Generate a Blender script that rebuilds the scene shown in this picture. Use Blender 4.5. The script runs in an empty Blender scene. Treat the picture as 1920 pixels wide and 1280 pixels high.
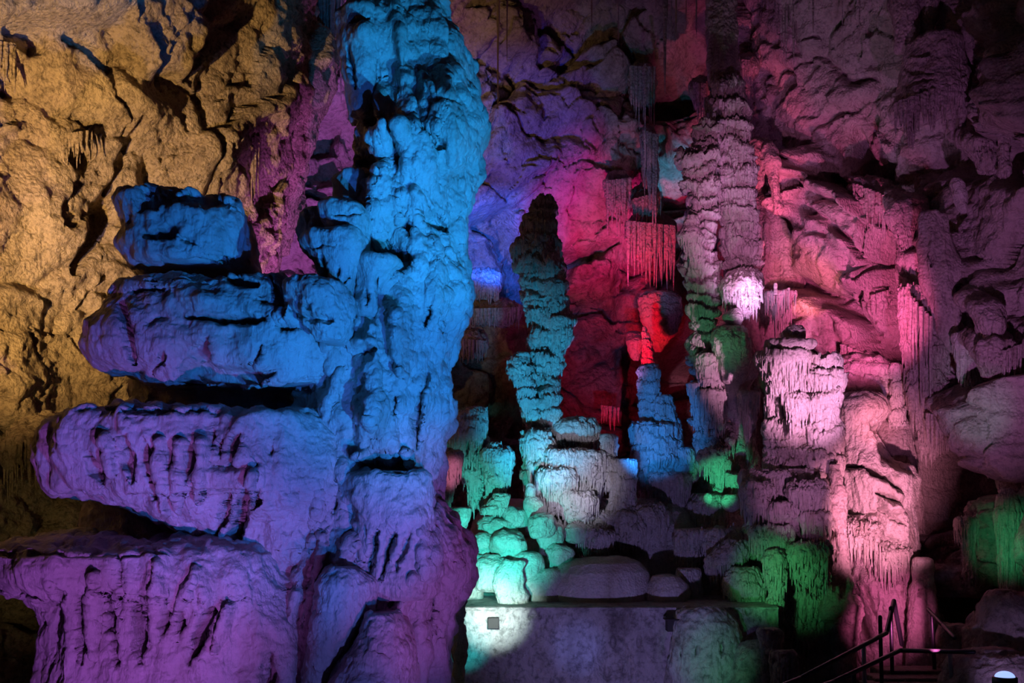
import bpy, math, random
import numpy as np
from mathutils import Vector

random.seed(7)
SC = bpy.context.scene
COL = SC.collection
F = 2050.0            # focal length in pixels of the 1920 wide frame
HZ = 960.0            # pixel row of the horizon
CZ = 1.7              # eye height above the walkway

# ------------------------------------------------------------------ camera
cam = bpy.data.objects.new('camera', bpy.data.cameras.new('camera'))
COL.objects.link(cam)
cam.location = (0, 0, CZ)
cam.rotation_euler = (math.pi / 2, 0, 0)
cam.data.sensor_width = 36.0
cam.data.lens = 36.0 * F / 1920.0
cam.data.shift_y = (HZ - 640.0) / 1920.0
cam.data.clip_end = 200
SC.camera = cam
SC.view_settings.view_transform = 'Standard'
SC.view_settings.look = 'None'
SC.view_settings.exposure = 0.0
SC.view_settings.gamma = 1.0
SC.view_settings.use_curve_mapping = False
SC.cycles.max_bounces = 4
SC.cycles.diffuse_bounces = 2
SC.cycles.sample_clamp_indirect = 3.0

# ------------------------------------------------------------------ cave air: nearly black
w = bpy.data.worlds.new('world')
SC.world = w
w.use_nodes = True
w.node_tree.nodes['Background'].inputs[0].default_value = (0.55, 0.25, 0.75, 1)
w.node_tree.nodes['Background'].inputs[1].default_value = 0.006


def P(px, py, Y):
    """where a thing seen at pixel px, py stands when it is Y metres away"""
    return np.array([(px - 960.0) / F * Y, Y, CZ + (HZ - py) / F * Y])


def lin(c):
    c = np.array(c, float) / 255.0
    return np.where(c <= 0.04045, c / 12.92, ((c + 0.055) / 1.055) ** 2.4)


def spot(name, src, tgt, rgb, rad, blend=0.6, size=0.06):
    """an unseen spot lamp at src (world), aimed at tgt (px, py, Y); rgb = linear strength it gives at tgt; rad = beam radius there in pixels"""
    s, t = Vector(src), Vector(P(*tgt))
    d = (t - s).length
    m = max(max(rgb), 1e-6)
    L = bpy.data.lights.new(name, 'SPOT')
    L.color = tuple(v / m for v in rgb)
    L.energy = m * 40.0 * d * d
    L.spot_size = min(3.0, 2 * math.atan(rad / F * tgt[2] / d))
    L.spot_blend = blend
    L.shadow_soft_size = size
    o = bpy.data.objects.new(name, L)
    COL.objects.link(o)
    o.location = s
    o.rotation_euler = (t - s).to_track_quat('-Z', 'Y').to_euler()
    return o


# ------------------------------------------------------------------ floodlights without fixtures, several in mid-air, and added fills
spot('wall_flood_warm', (-5.4, 6.6, 2.6), (100, 330, 12.9), (1.5652, 0.9356, 0.3480), 640, 1.0, 0.08)
spot('wall_flood_mauve', (-5.3, 7.6, 2.4), (430, 340, 15.5), (0.1086, 0.0830, 0.1486), 330, 1.0, 0.08)
spot('formation_flood_blue', (1.3, 3.2, -0.4), (480, 620, 9.0), (0.0126, 0.0918, 0.5294), 580, 0.6, 0.05)
spot('formation_flood_azure', (2.2, 4.2, 0.0), (740, 500, 9.2), (0.0126, 0.2576, 0.8516), 480, 0.8, 0.05)
spot('formation_flood_cyan', (3.0, 5.3, 0.2), (795, 230, 9.3), (0.0120, 0.3000, 0.7800), 350, 0.8, 0.05)
spot('formation_flood_magenta', (-1.3, 4.6, -0.6), (200, 1030, 8.7), (0.3791, 0.1028, 0.7178), 480, 0.9, 0.05)
spot('formation_flood_violet', (0.3, 5.2, -0.6), (640, 1130, 8.7), (0.0470, 0.0528, 0.2813), 420, 0.8, 0.05)
spot('formation_flood_rose', (1.4, 5.6, -0.5), (800, 1080, 9.0), (0.2216, 0.0470, 0.3333), 260, 0.9, 0.05)
spot('roof_wash_violet', (1.3, 15.2, 3.0), (1000, 120, 19.0), (0.0472, 0.0149, 0.0712), 900, 1.0, 0.1)
spot('roof_wash_blue', (-0.3, 15.2, 3.6), (940, 310, 19.3), (0.0370, 0.0603, 0.9739), 220, 1.0, 0.1)
spot('roof_wash_plum', (3.2, 14.6, 4.2), (1500, 120, 17.5), (0.0832, 0.0387, 0.0966), 700, 1.0, 0.1)
spot('cleft_flood_mauve', (-2.2, 12.2, -0.3), (530, 380, 17.0), (0.7193, 0.1640, 0.9892), 380, 1.0, 0.1)
spot('alcove_flood_blue', (-0.25, 17.2, 5.7), (915, 460, 20.0), (0.0300, 0.3200, 2.8000), 150, 0.9, 0.06)
spot('recess_flood_magenta', (0.95, 16.5, 3.6), (1115, 430, 19.9), (1.1000, 0.0200, 0.3600), 170, 1.0, 0.06)
spot('recess_flood_red', (1.35, 16.0, 2.9), (1205, 510, 19.5), (0.9000, 0.0040, 0.0300), 200, 1.0, 0.06)
spot('hollow_flood_teal', (2.75, 18.9, 5.5), (1262, 325, 20.3), (0.0300, 0.5000, 0.9500), 85, 0.9, 0.06)
spot('stalagmite_flood_turquoise', (0.35, 11.9, 1.3), (1012, 730, 14.8), (0.0244, 0.5461, 1.1513), 190, 0.9, 0.05)
spot('mound_flood_aqua', (-0.25, 11.2, 0.9), (930, 1000, 13.9), (0.0973, 1.4651, 1.3633), 180, 1.0, 0.05)
spot('mound_flood_white', (0.6, 12.2, 1.9), (1070, 900, 14.5), (0.5000, 0.5000, 0.7500), 130, 1.0, 0.05)
spot('stalagmite_flood_azure', (1.5, 13.3, 2.2), (1232, 800, 15.5), (0.0200, 0.2600, 1.0500), 125, 0.9, 0.05)
spot('ledge_flood_white', (-0.2, 11.9, 0.5), (925, 1152, 12.9), (2.6000, 3.6000, 3.7000), 80, 1.0, 0.04)
spot('ledge_flood_violet', (1.2, 9.5, -0.3), (1140, 1130, 12.9), (0.1200, 0.0950, 0.3200), 360, 1.0, 0.06)
spot('ledge_flood_aqua', (-0.45, 11.4, -0.4), (865, 1200, 12.9), (0.0200, 0.8000, 0.9000), 70, 1.0, 0.04)
spot('pillar_flood_pink', (4.5, 11.4, 0.9), (1615, 930, 14.4), (2.3000, 0.7500, 1.3500), 190, 0.9, 0.05)
spot('stalagmite_flood_pink', (4.1, 10.8, 1.9), (1500, 730, 13.9), (2.3000, 0.9500, 2.0000), 120, 0.8, 0.05)
spot('wall_flood_rose', (4.6, 13.2, 3.4), (1570, 500, 17.0), (1.0000, 0.1400, 0.4600), 290, 1.0, 0.06)
spot('palm_flood_mauve', (2.6, 12.3, 4.3), (1375, 390, 15.7), (0.4600, 0.1500, 0.3800), 200, 1.0, 0.05)
spot('wall_flood_purple', (4.1, 8.5, 0.6), (1740, 470, 15.0), (0.1900, 0.0680, 0.2250), 480, 1.0, 0.08)
spot('cascade_flood_green', (2.3, 11.4, 0.7), (1480, 1070, 13.6), (0.0336, 0.2708, 0.0914), 130, 1.0, 0.05)
spot('palm_flood_green', (1.9, 13.4, 2.6), (1370, 420, 15.7), (0.0120, 0.0750, 0.0350), 260, 0.9, 0.04)
spot('base_flood_mint', (2.5, 13.4, 1.5), (1350, 885, 14.9), (0.0370, 0.7055, 0.3201), 58, 0.8, 0.04)
spot('edge_flood_green', (5.3, 12.2, 1.2), (1892, 1015, 13.5), (0.0245, 0.3184, 0.1379), 85, 1.0, 0.06)
spot('drape_flood_teal', (5.0, 11.8, 1.9), (1832, 735, 14.2), (0.0379, 0.1136, 0.1098), 100, 1.0, 0.08)
spot('chimney_flood_rose', (3.9, 15.2, 4.6), (1428, 320, 17.0), (1.2403, 0.1478, 0.3303), 100, 1.0, 0.05)
spot('rock_flood_blue', (4.25, 9.4, -0.2), (1900, 1230, 11.6), (0.1350, 0.0869, 0.2436), 110, 1.0, 0.04)
spot('stump_fill_rose', (-0.15, 11.6, 2.0), (842, 885, 13.0), (0.6443, 0.1756, 0.3880), 38, 0.9, 0.04)  # added lamp that tints the stump rose, no source seen
spot('pillar_fill_low', (4.4, 11.3, 0.3), (1640, 1150, 14.2), (1.3033, 0.2290, 0.6978), 120, 1.0, 0.05)  # added dim light for the lower part of the pillar
spot('shoulder_fill_rose', (4.6, 12.8, 2.4), (1625, 760, 15.6), (0.6000, 0.1400, 0.2200), 90, 1.0, 0.05)  # added so the striped shoulder turns pink, unseen source
spot('cascade_fill_mauve', (3.1, 10.8, 1.2), (1490, 910, 13.6), (0.3400, 0.1300, 0.3600), 110, 1.0, 0.06)  # added mauve fill for the cups under the pagoda
spot('wall_flood_orange', (4.15, 15.4, 4.4), (1520, 500, 17.4), (0.7000, 0.1700, 0.1800), 110, 1.0, 0.06)
spot('recess_fill_low_red', (1.15, 17.0, 2.3), (1130, 700, 19.9), (0.3400, 0.0050, 0.0300), 190, 1.0, 0.06)  # added weak glow that reddens the lower recess
spot('curtain_fill_red', (1.75, 16.8, 4.5), (1218, 470, 18.4), (0.8000, 0.0060, 0.0300), 75, 1.0, 0.05)  # added light to make the curtain vivid red, no fixture
spot('ledge_fill_green', (2.0, 10.4, -0.3), (1335, 1215, 12.8), (0.0150, 0.1300, 0.0500), 110, 1.0, 0.05)  # added green tint on the ledge wall, unseen source
spot('ledge_fill_blue', (1.0, 10.4, -0.5), (1085, 1215, 12.9), (0.0500, 0.0700, 0.3000), 65, 1.0, 0.05)  # added blue tint for the middle of the ledge wall
spot('wall_fill_low', (-5.4, 7.0, 0.6), (30, 1000, 12.0), (0.1000, 0.0750, 0.0300), 260, 1.0, 0.08)  # added faint warm fill for the foot of the left wall
# ------------------------------------------------------------------ noise
_rng = np.random.default_rng(11)
_perm = _rng.permutation(256).astype(np.int64)
_perm = np.concatenate([_perm, _perm, _perm])
_g = _rng.normal(size=(256, 3))
_g /= np.linalg.norm(_g, axis=1)[:, None]
_u3 = _rng.random((256, 3))


def noise(p):
    p = np.asarray(p)
    i = np.floor(p).astype(np.int64)
    f = p - i
    u = f * f * f * (f * (f * 6 - 15) + 10)
    i &= 255
    out = 0
    for dx in (0, 1):
        wx = u[:, 0] if dx else 1 - u[:, 0]
        for dy in (0, 1):
            wy = u[:, 1] if dy else 1 - u[:, 1]
            for dz in (0, 1):
                wz = u[:, 2] if dz else 1 - u[:, 2]
                h = _perm[_perm[_perm[(i[:, 0] + dx) & 255] + ((i[:, 1] + dy) & 255)] + ((i[:, 2] + dz) & 255)]
                g = _g[h]
                out = out + wx * wy * wz * (g[:, 0] * (f[:, 0] - dx) + g[:, 1] * (f[:, 1] - dy) + g[:, 2] * (f[:, 2] - dz))
    return out * 1.5


def fbm(p, s, octs=4, gain=0.5, ridge=False):
    p = np.asarray(p) * s
    a, out, tot = 1.0, 0, 0
    for k in range(octs):
        n = noise(p + k * 17.31)
        if ridge:
            n = 1 - 2 * np.abs(n)
        out = out + a * n
        tot += a
        a *= gain
        p = p * 2.03
    return out / tot


def cells(p, s, seed=0):
    """nearest and second nearest cell distance and a random number and offset per cell"""
    p = np.asarray(p) * s + seed * 7.7
    i = np.floor(p).astype(np.int64)
    f1 = np.full(len(p), 9.0)
    f2 = np.full(len(p), 9.0)
    idx = np.zeros(len(p), np.int64)
    off = np.zeros_like(p)
    for dx in (-1, 0, 1):
        for dy in (-1, 0, 1):
            for dz in (-1, 0, 1):
                c = i + np.array([dx, dy, dz])
                h = _perm[_perm[_perm[c[:, 0] & 255] + (c[:, 1] & 255)] + (c[:, 2] & 255)]
                v = c + _u3[h] - p
                d = np.sqrt((v * v).sum(1))
                n = d < f1
                f2 = np.where(n, f1, np.minimum(f2, d))
                f1 = np.where(n, d, f1)
                idx = np.where(n, h, idx)
                off[n] = -v[n]
    return f1, f2, idx, off


def sstep(a, b, x):
    t = np.clip((x - a) / (b - a), 0, 1)
    return t * t * (3 - 2 * t)


# ------------------------------------------------------------------ features measured on the photograph, carved into the rock
def seg_dist(px, py, x0, y0, x1, y1):
    vx, vy = x1 - x0, y1 - y0
    t = np.clip(((px - x0) * vx + (py - y0) * vy) / (vx * vx + vy * vy + 1e-9), 0, 1)
    return np.hypot(px - x0 - t * vx, py - y0 - t * vy), t


def poly_sd(px, py, pts):
    d = np.full(px.shape, 1e9)
    ins = np.zeros(px.shape, bool)
    n = len(pts)
    for k in range(n):
        x0, y0 = pts[k]
        x1, y1 = pts[(k + 1) % n]
        d = np.minimum(d, seg_dist(px, py, x0, y0, x1, y1)[0])
        if y0 != y1:
            c = ((y0 > py) != (y1 > py)) & (px < (x1 - x0) * (py - y0) / (y1 - y0) + x0)
            ins ^= c
    return np.where(ins, d, -d)


def features(px, py, feats):
    out = np.zeros(px.shape)
    for f in feats:
        k = f[0]
        if k == 'b':                     # rounded boss or hollow: cx, cy, rx, ry, angle, amount, sharpness
            _, cx, cy, rx, ry, an, am, sh = f
            a = math.radians(an)
            dx, dy = px - cx, py - cy
            u = (dx * math.cos(a) + dy * math.sin(a)) / rx
            v = (-dx * math.sin(a) + dy * math.cos(a)) / ry
            out += am * np.exp(-(u * u + v * v) ** sh)
        elif k == 's':                   # stroke: x0, y0, x1, y1, width, amount (tapers to both ends)
            _, x0, y0, x1, y1, wd, am = f
            d, t = seg_dist(px, py, x0, y0, x1, y1)
            ww = wd * (0.35 + 0.65 * np.sin(np.pi * np.clip(t * 0.8 + 0.15, 0, 1)))
            out += am * np.exp(-(d / ww) ** 4)
        elif k == 'p':                   # raised or sunk area: points, amount, softness
            _, pts, am, so = f
            out += am * sstep(-so, so, poly_sd(px, py, pts))
        elif k == 'i':                   # slab that bulges from its outline: points, amount, roundness
            _, pts, am, so = f
            s = np.clip(poly_sd(px, py, pts) / so, 0, 1)
            out += am * np.sqrt(1 - (1 - s) ** 2)
    return out


# ------------------------------------------------------------------ mesh helpers
def link(name, me, parent=None, loc=None):
    o = bpy.data.objects.new(name, me)
    COL.objects.link(o)
    if parent is not None:
        o.parent = parent
    if loc is not None:
        o.location = loc
    return o


def mesh(name, V, Q, mat, smooth=True):
    me = bpy.data.meshes.new(name)
    V = np.ascontiguousarray(V, np.float32)
    Q = np.ascontiguousarray(Q, np.int32)
    me.vertices.add(len(V))
    me.vertices.foreach_set('co', V.ravel())
    k = Q.shape[1]
    me.loops.add(Q.size)
    me.loops.foreach_set('vertex_index', Q.ravel())
    me.polygons.add(len(Q))
    me.polygons.foreach_set('loop_start', np.arange(0, Q.size, k, dtype=np.int32))
    me.polygons.foreach_set('use_smooth', np.full(len(Q), smooth))
    me.update(calc_edges=True)
    me.validate()
    me.materials.append(mat)
    return me


def grid_quads(nr, nc, wrap):
    r = np.arange(nr - 1)[:, None]
    c = np.arange(nc if wrap else nc - 1)[None, :]
    c2 = (c + 1) % nc
    a = r * nc + c
    b = r * nc + c2
    return np.stack([a, b, b + nc, a + nc], -1).reshape(-1, 4)


def grid_normals(G, wrap):
    if wrap:
        du = np.roll(G, -1, 1) - np.roll(G, 1, 1)
    else:
        du = np.gradient(G, axis=1)
    dv = np.gradient(G, axis=0)
    n = np.cross(du, dv)
    n /= np.linalg.norm(n, axis=2)[..., None] + 1e-12
    return n


def tag(o, label, cat, group=None, kind=None):
    if label:
        o['label'] = label
    if cat:
        o['category'] = cat
    if group:
        o['group'] = group
    if kind:
        o['kind'] = kind
    return o


def thing(name, loc, label, cat, group=None):
    o = bpy.data.objects.new(name, None)
    COL.objects.link(o)
    o.location = tuple(float(v) for v in loc)
    o.empty_display_size = 0.2
    return tag(o, label, cat, group)


def place(name, V, Q, mat, parent=None, label=None, cat=None, group=None, kind=None):
    base = np.array(parent.location) if parent is not None else (V.min(0) * [0, 0, 1] + V.mean(0) * [1, 1, 0])
    me = mesh(name, V - base, Q, mat)
    o = link(name, me, parent)
    if parent is None:
        o.location = base
        tag(o, label, cat, group, kind)
    return o


def loft(name, rows, Y, mat, parent=None, label=None, cat=None, group=None, kind=None, ratio=0.85, depth=None, nseg=160, step=2.5,
         sup=2.2, lump=(1.2, 0.05), tier=None, flute=None, rough=(9, 0.012), pop=None, feats=(), front=0.7, seed=0.0, fringe=None, emerge=None, needles=None, lip=None):
    """a rock body between two traced sides: rows = (py, x left, x right[, metres towards the camera])"""
    R = np.array([(r + (0.0,))[:4] for r in rows], float)
    if emerge:
        k = np.clip((R[:, 0] - R[0, 0]) / (emerge[0] * (R[-1, 0] - R[0, 0])), 0, 1)
        R[:, 3] -= emerge[1] * (1 - k) ** 2
    seg = np.hypot(np.diff(R[:, 0]), np.maximum(np.abs(np.diff(R[:, 1])), np.abs(np.diff(R[:, 2]))))
    t = np.concatenate([[0], np.cumsum(seg)])
    n = max(12, int(t[-1] / step))
    tt = np.linspace(0, t[-1], n)
    py, xl, xr, fw = (np.interp(tt, t, R[:, k]) for k in range(4))
    ker = np.ones(3) / 3
    for a in (xl, xr):
        a[1:-1] = np.convolve(a, ker, 'valid')
    hw = (xr - xl) / 2 * Y / F
    cx = ((xr + xl) / 2 - 960) / F * Y
    z = CZ + (HZ - py) / F * (lip or Y)      # lip: distance of the front lip whose height was measured
    if depth is None:
        dp = hw * ratio
    else:
        dp = depth * np.sqrt(np.clip(hw / hw.max(), 0.0, 1))
    kf = int(nseg * front)
    th = np.concatenate([np.linspace(0, np.pi, kf, endpoint=False), np.linspace(np.pi, 2 * np.pi, nseg - kf, endpoint=False)])
    c, s = np.cos(th), np.sin(th)
    c = np.sign(c) * np.abs(c) ** (2 / sup)
    s = np.sign(s) * np.abs(s) ** (2 / sup)
    G = np.empty((n, nseg, 3))
    G[..., 0] = cx[:, None] + hw[:, None] * c
    G[..., 1] = (Y - fw)[:, None] - dp[:, None] * s
    G[..., 2] = z[:, None]
    if fringe:                          # hanging drips: ragged lower hem, grooves between the drips
        fq, rag, deep = fringe
        iw = int(np.argmax(hw))
        ring = np.stack([hw[iw] * c + seed * 7.3, hw[iw] * s * 0.9 + 3.1, 0 * c + seed], -1)
        drip = 1 - np.abs(noise(ring * fq) * 1.3)
        drip = np.clip(0.65 * drip + 0.35 * (1 - np.abs(noise(ring * fq * 2.3 + 5) * 1.4)), 0, 1)
        Lr = 1 - rag * (1 - drip) - 0.35 * rag * (0.5 + 0.5 * noise(ring * fq * 0.35 + 9))
        tz = np.clip((z[iw] - z) / (z[iw] - z[-1] + 1e-9), 0, 1)
        G[iw:, :, 2] = z[iw] + (z[iw:, None] - z[iw]) * Lr[None, :]
        inset = 1 - deep * (1 - drip)[None, :] * sstep(0.0, 0.5, tz)[:, None]
        G[..., 0] = cx[:, None] + (G[..., 0] - cx[:, None]) * inset
        G[..., 1] = (Y - fw)[:, None] + (G[..., 1] - (Y - fw)[:, None]) * inset
    endf = np.minimum(1, np.minimum(np.arange(n), np.arange(n)[::-1]) / 5.0)[:, None]

    def disp(d):
        nonlocal G
        N = grid_normals(G, True)
        if seed is not None:
            # make normals point outward
            cxyz = np.stack([cx, Y - fw, z], -1)[:, None, :]
            flip = np.sign(((G - cxyz) * N).sum(2).mean())
            N = N * (flip if flip != 0 else 1)
        G = G + N * (d * endf)[..., None]
        return N

    off = np.array([seed * 3.1, seed * 1.7, seed * 5.3])
    if lump:
        d = lump[1] * fbm(G.reshape(-1, 3) + off, lump[0], 3).reshape(n, nseg)
        disp(d)
    if tier:
        h, amp, ff, fa = tier            # height of a tier, how far it juts out, flutes per metre, flute depth
        q = G.reshape(-1, 3) + off
        rag = fbm(q * [1.6 / h * 0.35, 1.6 / h * 0.35, 0.5 / h], 1.0, 2).reshape(n, nseg)
        fl = noise(q * [ff, ff, ff * 0.10] + 3.3).reshape(n, nseg)
        fl2 = noise(q * [ff * 2.1, ff * 2.1, ff * 0.22] + 9.3).reshape(n, nseg)
        u = G[..., 2] / h + 0.9 * rag + 0.20 * fl + 0.42 * np.abs(fl2)
        k = np.floor(u)
        sfr = u - k
        rnd = np.modf(np.abs(np.sin(k * 12.9898 + seed) * 43758.5))[0]
        prof = sstep(1.0, 0.82, sfr) * (0.28 + 0.72 * sfr ** 1.2) * sstep(0.0, 0.09, sfr)
        am = amp * (0.45 + 0.9 * rnd)
        fl3 = np.abs(noise(q * [ff * 2.0, ff * 2.0, ff * 0.12] + 6.1).reshape(n, nseg))
        u2 = G[..., 2] / (h * 0.41) + 1.1 * fbm(q * [1.1 / h, 1.1 / h, 0.8 / h] + 40, 1.0, 2).reshape(n, nseg) + 0.55 * fl3
        s2 = u2 - np.floor(u2)
        r2 = np.modf(np.abs(np.sin(np.floor(u2) * 7.13 + 1.7 * seed) * 9631.7))[0]
        gate = sstep(-0.15, 0.25, fbm(q * 1.7 + 11, 1.0, 2).reshape(n, nseg))
        d = am * (prof - 0.30) + gate * r2 * amp * 0.75 * sstep(1.0, 0.78, s2) * s2 ** 1.3 + fa * (0.8 * fl + 0.7 * fl2 - 1.5 * fl3 + 0.5) * (1.1 - 0.85 * sfr)
        disp(d)
    if flute:
        ff, fa, stretch = flute
        q = G.reshape(-1, 3) + off
        wrp = 0.25 * noise(q * 0.9)[:, None]
        fl = (1 - 2 * np.abs(noise((q + wrp) * [ff, ff, ff * stretch]))).reshape(n, nseg)
        fl2 = noise(q * [ff * 2.3, ff * 2.3, ff * stretch * 2]).reshape(n, nseg)
        disp(fa * (0.8 * fl + 0.5 * fl2))
    if feats:
        N = grid_normals(G, True)
        px = 960 + F * G[..., 0] / G[..., 1]
        py_ = HZ - F * (G[..., 2] - CZ) / G[..., 1]
        q = np.stack([px / 22, py_ / 22, px * 0 + seed], -1).reshape(-1, 3)
        wx = (noise(q) * 5 + noise(q * 3.1) * 2.5).reshape(n, nseg)
        wy = (noise(q + 31.7) * 5 + noise(q * 3.1 + 11) * 2.5).reshape(n, nseg)
        am = features(px + wx, py_ + wy, feats)
        am = am * np.clip(s, 0, 1)[None, :] ** 0.5
        G[..., 1] -= am
    if pop:
        f1, f2, idx, _ = cells(G.reshape(-1, 3) + off, pop[0])
        disp((pop[1] * (0.55 - f1) * (0.3 + 0.7 * _u3[idx, 0])).reshape(n, nseg))
    if rough:
        q = G.reshape(-1, 3) + off
        qw = q + 0.05 * np.stack([noise(q * 4 + 3), noise(q * 4 + 13), noise(q * 4 + 23)], -1)
        d = rough[1] * (1.9 * fbm(qw, rough[0] * 0.33, 3, 0.55) + 1.1 * fbm(qw, rough[0], 4, 0.6) + 0.9 * fbm(qw * [1, 1, .45], rough[0] * .6, 3, ridge=True))
        d += rough[1] * 1.6 * np.minimum(0, fbm(qw, rough[0] * 0.8, 3, 0.6) + 0.12) * sstep(-.1, .3, fbm(q + 50, 1.3, 2))
        disp(d.reshape(n, nseg))
    V = G.reshape(-1, 3)
    V = np.vstack([V, G[0].mean(0), G[-1].mean(0)])
    Q = grid_quads(n, nseg, True)
    j = np.arange(nseg)
    j2 = (j + 1) % nseg
    a, b = len(V) - 2, len(V) - 1
    # end caps as degenerate free quads: pair neighbouring fan triangles
    e = j[::2]
    e1 = (e + 1) % nseg
    e2 = (e + 2) % nseg
    top = np.stack([np.full(len(e), a), e2, e1, e], -1)
    o = (n - 1) * nseg
    bot = np.stack([np.full(len(e), b), o + e, o + e1, o + e2], -1)
    Q = np.vstack([Q, top, bot])
    if needles is None and tier and tier[2] > 8:
        needles = 1.0
    if needles:                         # drips hanging from the undersides of the lips
        rg = np.random.default_rng(int(seed * 13) + 5)
        N = grid_normals(G, True)
        cxyz = np.stack([cx, Y - fw, z], -1)[:, None, :]
        N = N * np.sign(((G - cxyz) * N).sum(2).mean())
        m = (N[..., 2] < -0.30) & (N[..., 1] < 0.3)
        m[:4] = m[-4:] = False
        ii, jj = np.nonzero(m)
        if len(ii):
            area = float(np.abs(np.trapezoid(2 * hw, z))) if hasattr(np, 'trapezoid') else float(np.abs(np.trapz(2 * hw, z)))
            K = int(min(len(ii), needles * 420 * area ** 0.8 + 12))
            pick = rg.choice(len(ii), K, replace=False)
            p0 = G[ii[pick], jj[pick]] - N[ii[pick], jj[pick]] * 0.012
            ln = rg.uniform(0.04, 0.17, K) * (tier[0] / 0.3 if tier else 1) ** 0.6
            rad = rg.uniform(0.009, 0.018, K)
            tt = np.array([-0.25, 0.05, 0.4, 0.75, 0.95, 1.0])
            pr = np.array([0.7, 1.0, 0.85, 0.6, 0.3, 0.03])
            aa = np.linspace(0, 2 * np.pi, 7, endpoint=False)
            W = np.empty((K, 6, 7, 3))
            W[..., 0] = p0[:, 0, None, None] + rad[:, None, None] * pr[None, :, None] * np.cos(aa)
            W[..., 1] = p0[:, 1, None, None] - rad[:, None, None] * pr[None, :, None] * np.sin(aa)
            W[..., 2] = p0[:, 2, None, None] - ln[:, None, None] * tt[None, :, None]
            q1 = grid_quads(6, 7, True)
            Q = np.vstack([Q, (q1[None] + (len(V) + 42 * np.arange(K))[:, None, None]).reshape(-1, 4)])
            V = np.vstack([V, W.reshape(-1, 3)])
    return place(name, V, Q, mat, parent, label, cat, group, kind)


def wall(name, plan, z0, z1, step, mat, lean=None, disp=None, feats=(), kind='structure', zstep=None):
    """a cave wall along a plan line (world x, y), rising from z0 to z1; disp(points) = metres towards the room"""
    Pn = np.array(plan, float)
    d = np.concatenate([[0], np.cumsum(np.hypot(*np.diff(Pn, axis=0).T))])
    nu = int(d[-1] / step)
    u = np.linspace(0, d[-1], nu)
    x = np.interp(u, d, Pn[:, 0])
    y = np.interp(u, d, Pn[:, 1])
    kk = max(3, int(0.9 / step)) | 1
    pad = kk // 2
    ker = np.hanning(kk + 2)[1:-1]
    ker /= ker.sum()
    x = np.convolve(np.pad(x, pad, 'reflect', reflect_type='odd'), ker, 'valid')
    y = np.convolve(np.pad(y, pad, 'reflect', reflect_type='odd'), ker, 'valid')
    tx, ty = np.gradient(x), np.gradient(y)
    L = np.hypot(tx, ty)
    nx, ny = ty / L, -tx / L             # towards the room when the plan runs left to right
    nz = int((z1 - z0) / (zstep or step))
    z = np.linspace(z0, z1, nz)
    G = np.empty((nz, nu, 3))
    G[..., 0] = x
    G[..., 1] = y
    G[..., 2] = z[:, None]
    if lean is not None:
        l = lean(z)[:, None]
        G[..., 0] += nx * l
        G[..., 1] += ny * l
    a = np.zeros((nz, nu))
    if disp is not None:
        a = disp(G.reshape(-1, 3)).reshape(nz, nu)
    if feats:
        px = 960 + F * G[..., 0] / np.maximum(G[..., 1], 0.5)
        py = HZ - F * (G[..., 2] - CZ) / np.maximum(G[..., 1], 0.5)
        q = np.stack([px / 40, py / 40, px * 0], -1).reshape(-1, 3)
        wx = noise(q).reshape(nz, nu) * 7 + noise(q * 3).reshape(nz, nu) * 3
        wy = noise(q + 31.7).reshape(nz, nu) * 7 + noise(q * 3 + 11).reshape(nz, nu) * 3
        a = a + features(px + wx, py + wy, feats)
    G[..., 0] += nx * a
    G[..., 1] += ny * a
    q = G.reshape(-1, 3)
    G = G + (np.stack([noise(q * 2.1 + 5), noise(q * 2.1 + 25), noise(q * 2.1 + 45)], -1) * 0.05).reshape(nz, nu, 3)
    V = G.reshape(-1, 3)
    me = mesh(name, V, grid_quads(nz, nu, False), mat)
    o = link(name, me)
    o['kind'] = kind
    return o


def rockface(block=0.55, bamp=0.35, crack=0.12, ramp=0.25, rs=0.5, pop=(9, 0.05), fine=(6, 0.05), stretch=(1, 1, 1)):
    """broken cave rock: tilted blocks with cracks between them, over large swells, with a crust of popcorn"""
    def f(q):
        st = np.array(stretch)
        qw = q + 0.45 * np.stack([noise(q * 0.8 + 3), noise(q * 0.8 + 13), noise(q * 0.8 + 23)], -1) + 0.12 * np.stack([noise(q * 3 + 3), noise(q * 3 + 13), noise(q * 3 + 23)], -1)
        f1, f2, idx, off = cells(qw * st, block)
        tilt = _g[idx]
        d = bamp * ((_u3[idx, 1] - 0.5) + 0.7 * (tilt * off).sum(1)) - crack * np.exp(-((f2 - f1) / 0.06) ** 2)
        g1, g2, gi, go = cells(qw * st, block * 2.9, 3)
        d += 0.35 * bamp * ((_u3[gi, 1] - 0.5) + 0.7 * (_g[gi] * go).sum(1)) - 0.3 * crack * np.exp(-((g2 - g1) / 0.07) ** 2)
        d += ramp * fbm(q, rs, 3)
        d += fine[1] * fbm(q, fine[0], 4, 0.55)
        if pop:
            f1, f2, idx, _ = cells(q, pop[0], 5)
            d += pop[1] * (0.5 - f1) * sstep(-0.1, 0.25, fbm(q, 1.1, 2))
        return d
    return f


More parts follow.
